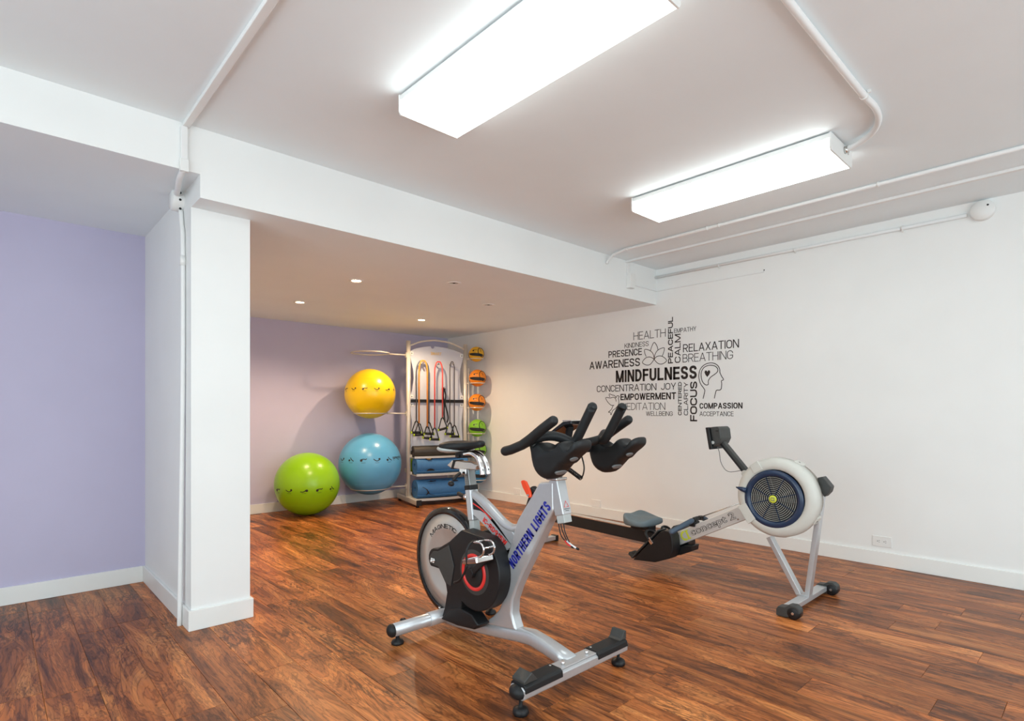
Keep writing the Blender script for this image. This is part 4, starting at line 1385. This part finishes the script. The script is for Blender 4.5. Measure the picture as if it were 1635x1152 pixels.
obj('seat_carriage', G().span(r_(-.045, 2.17, .258), r_(.045, 2.32, .292)), 'black', row, .004)
for y in (2.185, 2.305):
    for s in (-1, 1):
        obj('seat_roller', G().disc(r_(s * .034 - .006, y, .270), (1, 0, 0), .014, .012, 16), 'black', row)

# ================================================================== storage rack
P0, P1 = V((3.60, 5.66, 0)), V((4.316, 5.491, 0))
EX = (P1 - P0).normalized(); EN = V((EX.y, -EX.x, 0))
SW = (P1 - P0).length
k_ = lambda s, t_, z: P0 + EX * s + EN * t_ + V((0, 0, z))
kf = lambda a, b, d: tuple(k_(a, d, b))
rack = thing('storage_rack', 'champagne metal storage rack with frosted panel standing in the corner', 'storage rack', (P0 + P1) / 2)
for s, nm in ((0, 'left'), (SW, 'right')):
    pst = obj('post', G().rod(k_(s, 0, .05), k_(s, 0, 1.912), .0255, 18), 'rack', rack)
    obj('post_cap', G().disc(k_(s, 0, 1.912), (0, 0, 1), .0265, .006, 18, .002), 'rack', pst)
    ft = obj('foot', G().bar(k_(s, -.34, .055), k_(s, .35, .055), (0, 0, 1), .06, .06), 'rack', rack, .008)
    obj('foot_cap', G().bar(k_(s, .350, .055), k_(s, .362, .055), (0, 0, 1), .062, .062), 'black', ft, .004)
    for q in (-.31, .31):
        obj('glide', G().disc(k_(s, q, 0), (0, 0, 1), .018, .026, 14), 'black', ft)
    obj('gusset', G().bar(k_(s, 0, .08), k_(s, .0, .16), EX, .058, .012), 'rack', pst)
obj('top_arch', G().tube([k_(a, 0, b) for a, b in catmull([(.02, 1.862), (.15, 1.915), (.30, 1.940), (.36, 1.942), (.50, 1.930), (.62, 1.895), (.716, 1.855)], 5)], .0105, 10), 'rack', rack)
top = [(.025, 1.800), (.10, 1.835), (.20, 1.860), (.285, 1.871)]
notch = [(.310 + .025 * math.cos(PI - k * PI / 6), 1.872 - .028 * math.sin(k * PI / 6)) for k in range(7)]
right = [(.345, 1.873), (.476, 1.862), (.60, 1.838), (.712, 1.800), (.712, 1.745), (.672, 1.607), (.664, 1.491), (.680, 1.337), (.712, 1.270), (.712, 1.15), (.690, .95), (.712, .62)]
left = [(.025, .62), (.048, .95), (.025, 1.15), (.025, 1.270), (.050, 1.325), (.071, 1.474), (.064, 1.585), (.025, 1.745)]
pnl = obj('panel', G().prism(top + notch + right + left, kf, -.022, -.016), 'acrylic', rack, label='frosted white acrylic panel')
obj('panel_print', G().text('SMART', kf, .285, .425, 1.766, 1.803, .03, -.0152), 'label', pnl)
for a, b in ((.045, 1.775), (.045, 1.262), (.045, 1.165), (.692, 1.775), (.692, 1.262), (.692, 1.165)):
    bk = obj('bracket', G().prism([(a - .022, b - .02), (a + .022, b - .02), (a + .022, b + .02), (a - .022, b + .02)], kf, -.016, -.012), 'white', rack, .002)
    obj('bolt', G().disc(k_(a, -.012, b), EN, .007, .004, 10), 'dkgrey', bk)
obj('hook_rail', G().prism([(.026, 1.192), (.710, 1.192), (.710, 1.230), (.026, 1.230)], kf, -.012, .006), 'black', rack, .003)
PEGS = [(.160, 1.648), (.349, 1.642), (.533, 1.655), (.432, 1.36)]
for a, b in PEGS:
    obj('peg', G().rod(k_(a, -.018, b), k_(a, .085, b + .012), .009, 10), 'chrome', rack)
# shelves


def tray(zb, tb, tf, lip, name):
    g = G()
    rings = []
    N_ = 14
    for i in range(N_ + 1):
        u = i / N_
        s = .032 + (SW - .064) * u
        bow = .035 * math.sin(PI * u)
        th = .004
        pf_ = [(tb, zb + .05), (tb + .03, zb + .008), ((tb + tf) / 2, zb), (tf + bow - .02, zb + .004), (tf + bow, zb + .018 + lip), (tf + bow + th, zb + .016 + lip), (tf + bow + th, zb - .006), (tf + bow - .02, zb - th), ((tb + tf) / 2, zb - th), (tb + .03, zb + .004), (tb - th, zb + .05)]
        rings.append([k_(s, a, b) for a, b in pf_])
    g.loft(rings, True, False)
    return obj('shelf', g, 'tray', rack)


tray(.542, -.10, .12, .0, 'a')
tray(.342, -.24, .19, .004, 'b')
tray(.062, -.12, .23, .004, 'c')
for s in (.018, SW - .018):
    for z in (.36, .08, .56):
        obj('shelf_bracket', G().box(k_(s, 0, z), (.03, .05, .03)), 'rack', rack)


# ball rings on the left post
RC = V((3.172, 5.785, 0))


def ring(z, R, label=None):
    c = RC + V((0, 0, z))
    g = G()
    g.tube([c + V((math.cos(2 * PI * i / 48) * R, math.sin(2 * PI * i / 48) * R, 0)) for i in range(48)], .0075, 8, True)
    st_ = k_(-.02, 0, z - .004)
    d = (st_ - c); d.z = 0; d.normalize()
    g.tube([c + d * R, st_], .0085, 10)
    r = obj('ball_ring', g, 'rack', rack)
    obj('ring_plate', G().box(k_(-.028, 0, z - .004), (.012, .03, .055)), 'rack', r)


ring(1.752, .212)
ring(1.064, .176)
ring(.212, .214)
# medicine ball arms on the right post
MB = [(4.392, 5.368, 1.793, .093, 'med_y', 'small yellow medicine ball, topmost in the column on the rack'),
      (4.402, 5.357, 1.499, .105, 'med_o', 'orange medicine ball second from the top of the rack column'),
      (4.396, 5.362, 1.198, .105, 'med_o', 'orange medicine ball third from the top, above the green ones'),
      (4.399, 5.359, .881, .108, 'med_g', 'green medicine ball fourth from the top, above the bike saddle'),
      (4.400, 5.359, .612, .111, 'med_g', 'green medicine ball half hidden behind the bike saddle yoke'),
      (4.408, 5.350, .315, .112, 'med_b', 'blue medicine ball lowest in the column, behind the bike seat post')]
for x, y, z, R, m, lab in MB:
    c = V((x, y, z))
    q = P1 + V((0, 0, z - R * .62))
    g = G()
    rr = math.sqrt(R * R - (R * .62) ** 2) + .0085
    cz = V((x, y, z - R * .62))
    d = (q - cz); d.z = 0; d.normalize()
    aa = math.atan2(d.y, d.x)
    g.tube([cz + V((math.cos(aa + t_) * rr, math.sin(aa + t_) * rr, 0)) for t_ in [2 * PI * i / 28 for i in range(28)]], .0055, 8, True)
    g.tube([q, cz + d * rr], .0065, 8)
    obj('ball_arm', g, 'rack', rack)
obj('arm_rail', G().rod(k_(SW + .022, .052, .25), k_(SW + .022, .052, 1.62), .006, 8), 'rack', rack)


# ------------------------------------------------------------------ balls
def on_sphere(c, R, lon, lat, up=0.0):
    return V(c) + V((math.cos(lat) * math.cos(lon), math.cos(lat) * math.sin(lon), math.sin(lat))) * (R + up)


def icon(g, c, R, lon0, lat0, kind, s=.010):
    """small printed exercise figure mapped onto the ball"""
    def mp(x, y, d):
        return tuple(on_sphere(c, R, lon0 + x / (R * math.cos(lat0)), lat0 + y / R, .0006 + d))
    f = -1 if kind % 2 else 1
    poses = [
        [[(-2.6, -.6), (-.8, -.9), (.6, -.4), (1.4, .6)], (2.0, .1, .95)],
        [[(-2.2, .5), (-1.0, -.5), (.4, -.7), (1.6, .0), (2.6, .8)], (-1.9, .7, .8)],
        [[(-1.4, .6), (.4, .8), (1.8, .5), (2.4, 1.2)], (-1.6, -.2, 1.0)],
        [[(-2.4, -.9), (-.6, .2), (.4, 1.2), (.7, 1.9)], (1.5, -.3, .85)],
    ]
    line, (bx0, by0, br) = poses[kind % 4]
    for (x0_, y0_), (x1_, y1_) in zip(line, line[1:]):
        g.strip([(x0_ * s * f, y0_ * s), ((x0_ + x1_) / 2 * s * f, (y0_ + y1_) / 2 * s), (x1_ * s * f, y1_ * s)], mp, .62 * s, 0, .0004)
    g.prism([(f * (bx0 * s) + br * s * math.cos(2 * PI * i / 12), by0 * s + br * s * math.sin(2 * PI * i / 12)) for i in range(12)], mp, 0, .0004)
    g.strip([(-1.6 * s, -2.0 * s), (0, -2.05 * s), (1.6 * s, -2.0 * s)], mp, .22 * s, 0, .0003)


def exercise_ball(c, R, m, label, kinds, lon0, step, lat, squash=1.0):
    t = thing('exercise_ball', label, 'exercise ball', (c[0], c[1], c[2] - R * squash), 'large exercise balls')
    me_g = G().ball((0, 0, 0), R, 64, 40, (1, 1, squash))
    b = obj('shell', me_g, m, None)
    b.parent = t
    b.location = (0, 0, R * squash)
    OFF[b.name] = V(c)
    for i, k in enumerate(kinds):
        g = G()
        icon(g, c, R, lon0 + i * step, lat, k, .0135 * R / .33)
        obj('printed_figure', g, 'vinyl', b)
    # moulded grooves and the plug
    for la in (-.62, .62):
        g2 = G()
        g2.tube([on_sphere(c, R, 2 * PI * i / 72, la, -.0006) for i in range(72)], .0014, 5, True)
        obj('moulded_rib', g2, m, b)
    return t, b


def face_lon(c):
    return math.atan2(-c[1], -c[0])


cg, cb, cy_ = (2.432, 5.765, .3255), (3.172, 5.785, .487), (3.172, 5.785, 1.2865)
exercise_ball(cg, .3255, 'ball_g', 'large green exercise ball resting on the wood floor by the wall', [2, 1, 0, 2, 3], face_lon(cg) - 1.02, .46, -.10)
tb_, bb_ = exercise_ball(cb, .350, 'ball_b', 'large blue exercise ball in the lowest ring of the rack', [1, 3, 2, 1, 3], face_lon(cb) - 1.05, .42, .20)
g = G()
mp = lambda a, b, d: tuple(on_sphere(cb, .350, face_lon(cb) + 1.08 + a / .34, .20 + b / .35, .0006 + d))
g.text('SPRSTA', mp, -.10, .09, -.002, .024, .03)
g.strip([(-.09, -.014), (0, -.014), (.08, -.014)], mp, .005, 0, .0004)
obj('lettering', g, 'vinyl', bb_)
exercise_ball(cy_, .2835, 'ball_y', 'yellow exercise ball held in the middle ring of the rack', [2, 1, 2, 1, 0, 3], face_lon(cy_) - 1.15, .47, .16)


def medicine_ball(x, y, z, R, m, label):
    t = thing('medicine_ball', label, 'medicine ball', (x, y, z - R), 'medicine balls in the rack column')
    c = (x, y, z)
    b = obj('body', G().ball(c, R, 36, 24), m, t)
    lon = face_lon(c)
    # broad black band, lens shaped, and seams
    rows, N_ = [], 22
    for i in range(N_ + 1):
        u = -1 + 2 * i / N_
        lo_ = lon + u * 1.12
        wdt = .23 * math.sqrt(max(0, 1 - u * u)) + .004
        tilt = -.08 * u - .10
        rows.append([on_sphere(c, R, lo_, tilt - wdt, .0008), on_sphere(c, R, lo_, tilt, .0012), on_sphere(c, R, lo_, tilt + wdt * .7, .0008)])
    g = G()
    vs = [q for r in rows for q in r]
    fs = []
    for i in range(N_):
        for k in range(2):
            a = 3 * i + k
            fs.append((a, a + 3, a + 4, a + 1))
    g.add(vs, fs, True)
    obj('band', g, 'dark', b)
    g = G()
    pol = V((math.cos(lon + .9), math.sin(lon + .9), .25)).normalized()
    a, bb = frame(pol)
    for ht in (-.80, .80):
        rr = math.sqrt(1 - ht * ht) * R
        g.tube([V(c) + pol * (ht * R) + (a * math.cos(2 * PI * i / 40) + bb * math.sin(2 * PI * i / 40)) * rr for i in range(40)], .0045, 6, True)
    obj('seam', g, 'dark', b)
    g = G()
    icon(g, c, R, lon - .25, .42, 2, .0105)
    g.strip([(0, 0), (.012, .004), (.014, -.012), (.008, -.028)], lambda p, q, d: tuple(on_sphere(c, R, lon + .55 + p / R, .55 + q / R, .0006 + d)), .006, 0, .0004)
    obj('print', g, 'vinyl', b)


for q in MB:
    medicine_ball(*q)


# ------------------------------------------------------------------ mats and roller on the shelves
def rolled(s0, s1, t_, z, R, inner, thick, m, label, name='rolled_mat', cat='mat', group='rolled mats on the rack'):
    t = thing(name, label, cat, k_((s0 + s1) / 2, t_, z - R), group)
    turns = (R - inner) / (thick * 1.12)
    n_ = int(turns * 26)
    out = []
    for i in range(n_ + 1):
        a = 2 * PI * turns * i / n_
        r = inner + (R - thick - inner) * i / n_
        out.append((a, r))
    ph = -PI / 2 - 2 * PI * turns + .9
    P_ = lambda a, r: (t_ + r * math.cos(a + ph), z + r * math.sin(a + ph))
    inn = [P_(a, r) for a, r in out]
    ou = [P_(a, r + thick) for a, r in out]
    m_ = len(inn)
    g = G()
    vs = []
    for s in (s0, s1):
        vs += [k_(s, a, b) for a, b in inn] + [k_(s, a, b) for a, b in ou]
    fs = []
    h = 2 * m_
    for i in range(m_ - 1):
        fs += [(i, i + 1, m_ + i + 1, m_ + i), (h + i + 1, h + i, h + m_ + i, h + m_ + i + 1), (m_ + i, m_ + i + 1, h + m_ + i + 1, h + m_ + i), (i + 1, i, h + i, h + i + 1)]
    fs += [(0, m_, h + m_, h), (m_ - 1, h + m_ - 1, h + 2 * m_ - 1, 2 * m_ - 1)]
    g.add(vs, fs, True)
    o = obj('roll', g, m, t)
    es = o.modifiers.new('edge', 'EDGE_SPLIT')
    es.split_angle = math.radians(40)
    cyl = lambda a, b, d: tuple(k_(a, t_ + (R + .001 + d) * math.cos(b), z + (R + .001 + d) * math.sin(b)))
    return t, o, cyl


t, o, cyl = rolled(.05, .70, .075, .448, .100, .022, .011, 'mat_b', 'blue rolled exercise mat on the middle shelf of the rack')
obj('printed_mark', G().prism([(.205 + .045 * math.cos(2 * PI * i / 18), .95 + .22 * math.sin(2 * PI * i / 18)) for i in range(18)], cyl, 0, .0005).prism([(.205 + .020 * math.cos(2 * PI * i / 18), 1.17 + .12 * math.sin(2 * PI * i / 18)) for i in range(18)], cyl, 0, .0006), 'vinyl', o)
obj('print_light', G().prism([(.205 + .030 * math.cos(2 * PI * i / 18), .95 + .13 * math.sin(2 * PI * i / 18)) for i in range(18)], cyl, .0008, .0012), 'label', o)
obj('printed_text', G().strip([(.18, .62), (.205, .62), (.235, .62)], cyl, .05, 0, .0005), 'vinyl', o)
obj('printed_arc', G().prism([(.215 + .05 * math.cos(PI * i / 12), -.62 + .30 * math.sin(PI * i / 12)) for i in range(13)], cyl, 0, .0005), 'vinyl', o)
t, o, cyl = rolled(.045, .68, .095, .180, .114, .024, .012, 'mat_b', 'blue rolled exercise mat on the lowest shelf of the rack')
obj('printed_figure', G().prism([(.15, .86), (.20, .88), (.215, 1.0), (.235, .92), (.25, .93), (.28, .98), (.285, .90), (.265, .84), (.215, .80)], cyl, 0, .0005).strip([(.17, .60), (.22, .62), (.26, .63)], cyl, .03, 0, .0005), 'vinyl', o)
obj('printed_figure', G().prism([(.35, .98), (.42, .98), (.46, .99), (.46, .92), (.42, .93), (.35, .93)], cyl, 0, .0005).prism([(.50, .82), (.55, .84), (.56, .70), (.50, .68)], cyl, 0, .0005), 'vinyl', o)
obj('printed_curve', G().strip(catmull([(.10, .28), (.15, .0), (.17, -.30), (.20, -.55), (.26, -.75)], 5), cyl, .012, 0, .0005).strip(catmull([(.17, -.2), (.165, -.45), (.15, -.6)], 4), cyl, .02, 0, .0005), 'vinyl', o)
rolled(.050, .62, -.135, .440, .086, .030, .014, 'mat_l', 'lime green rolled mat behind the blue mat on the middle shelf')
t = thing('foam_roller', 'black foam roller on the top shelf of the rack', 'foam roller', k_(.37, .03, .546))
R = .066
fr = obj('roller_body', G().lathe(k_(.042, .02, .546 + R), EX, [(.018, .004), (.05, 0), (R - .006, 0), (R, .006), (R, .63), (R - .006, .636), (.05, .636), (.018, .632), (.018, .004)], 40), 'roller', t)


# ------------------------------------------------------------------ resistance bands on the panel
def handle(parent, s, z, tip, t_, tilt, half=.058, hgt=.135):
    """triangular strap with a foam grip below the end of a tube"""
    c = k_(s + tip, t_, z - hgt)
    dx = EX * math.cos(tilt) + V((0, 0, 1)) * math.sin(tilt)
    a, b = c - dx * half, c + dx * half
    topp = k_(s, t_, z)
    h = obj('handle_strap', G().tube([topp + EX * -.018 - V((0, 0, .018)), topp + V((0, 0, .006)), topp + EX * .018 - V((0, 0, .018))], .009, 8).tube([topp - EX * .016 - V((0, 0, .014)), a], .0065, 6).tube([topp + EX * .016 - V((0, 0, .014)), b], .0065, 6), 'black', parent)
    obj('grip', G().rod(a + dx * .004, b - dx * .004, .0145, 12), 'rubber', h)
    obj('grip_cap', G().rod(a - dx * .006, a + dx * .004, .0150, 12).rod(b - dx * .004, b + dx * .006, .0150, 12), 'mat_l', h)


def band(label, pegi, sl, sr, zl, zr, m, r, t_, tl=0., tr=0., gl=0., gr_=0.):
    a, b = PEGS[pegi]
    b += .012
    t = thing('resistance_band', label, 'resistance band', k_(a, t_, min(zl, zr) - .16), 'tube bands hanging on the rack')
    top_ = [(sl, b - .10), (sl + (a - sl) * .12, b - .035), (a - (a - sl) * .45, b + .010 + r), (a, b + .016 + r), (a + (sr - a) * .45, b + .010 + r), (sr - (sr - a) * .12, b - .035), (sr, b - .10)]
    pts = [(sl, zl)] + [tuple(q) for q in catmull(top_, 4)] + [(sr, zr)]
    obj('tube', G().tube([k_(q[0], t_, q[1]) for q in pts], r, 8), m, t)
    handle(t, sl, zl, -.002, t_, tl)
    handle(t, sr, zr, .004, t_, tr)
    return t


band('slate grey tube band with black handles hanging leftmost, behind the orange one', 0, .085, .240, .972, .955, 'band_t', .0075, .038, 0, -.1)
band('orange tube resistance band with black handles on the rack panel', 0, .109, .212, .945, .905, 'band_o', .0095, .062, .03, -.12)
band('red tube resistance band with black handles on the rack panel', 1, .298, .398, .888, 1.010, 'band_r', .0085, .080, -.05, .22)
band('thin dark tube resistance band rightmost on the rack panel', 2, .503, .563, .948, .916, 'band_k', .0055, .058, -.02, -.06)
t = thing('door_strap', 'short black strap hanging from a peg between red and dark bands', 'strap', k_(.44, .05, .95))
g = G()
for pts, t_ in (([(.424, 1.37), (.420, 1.28), (.432, 1.18), (.430, 1.05), (.440, .96)], .05), ([(.424, 1.37), (.445, 1.28), (.440, 1.18), (.470, 1.06), (.478, 1.0), (.462, .95)], .062)):
    P_ = catmull(pts, 5)
    g.strip([tuple(q) for q in P_], lambda a, b, d, T_=t_: tuple(k_(a, T_ + d, b)), .018, 0, .003)
obj('webbing', g, 'black', t)
obj('loop', G().tube([k_(.432 + .014 * math.cos(2 * PI * i / 16), .056, 1.362 + .016 * math.sin(2 * PI * i / 16)) for i in range(16)], .004, 6, True), 'black', t)
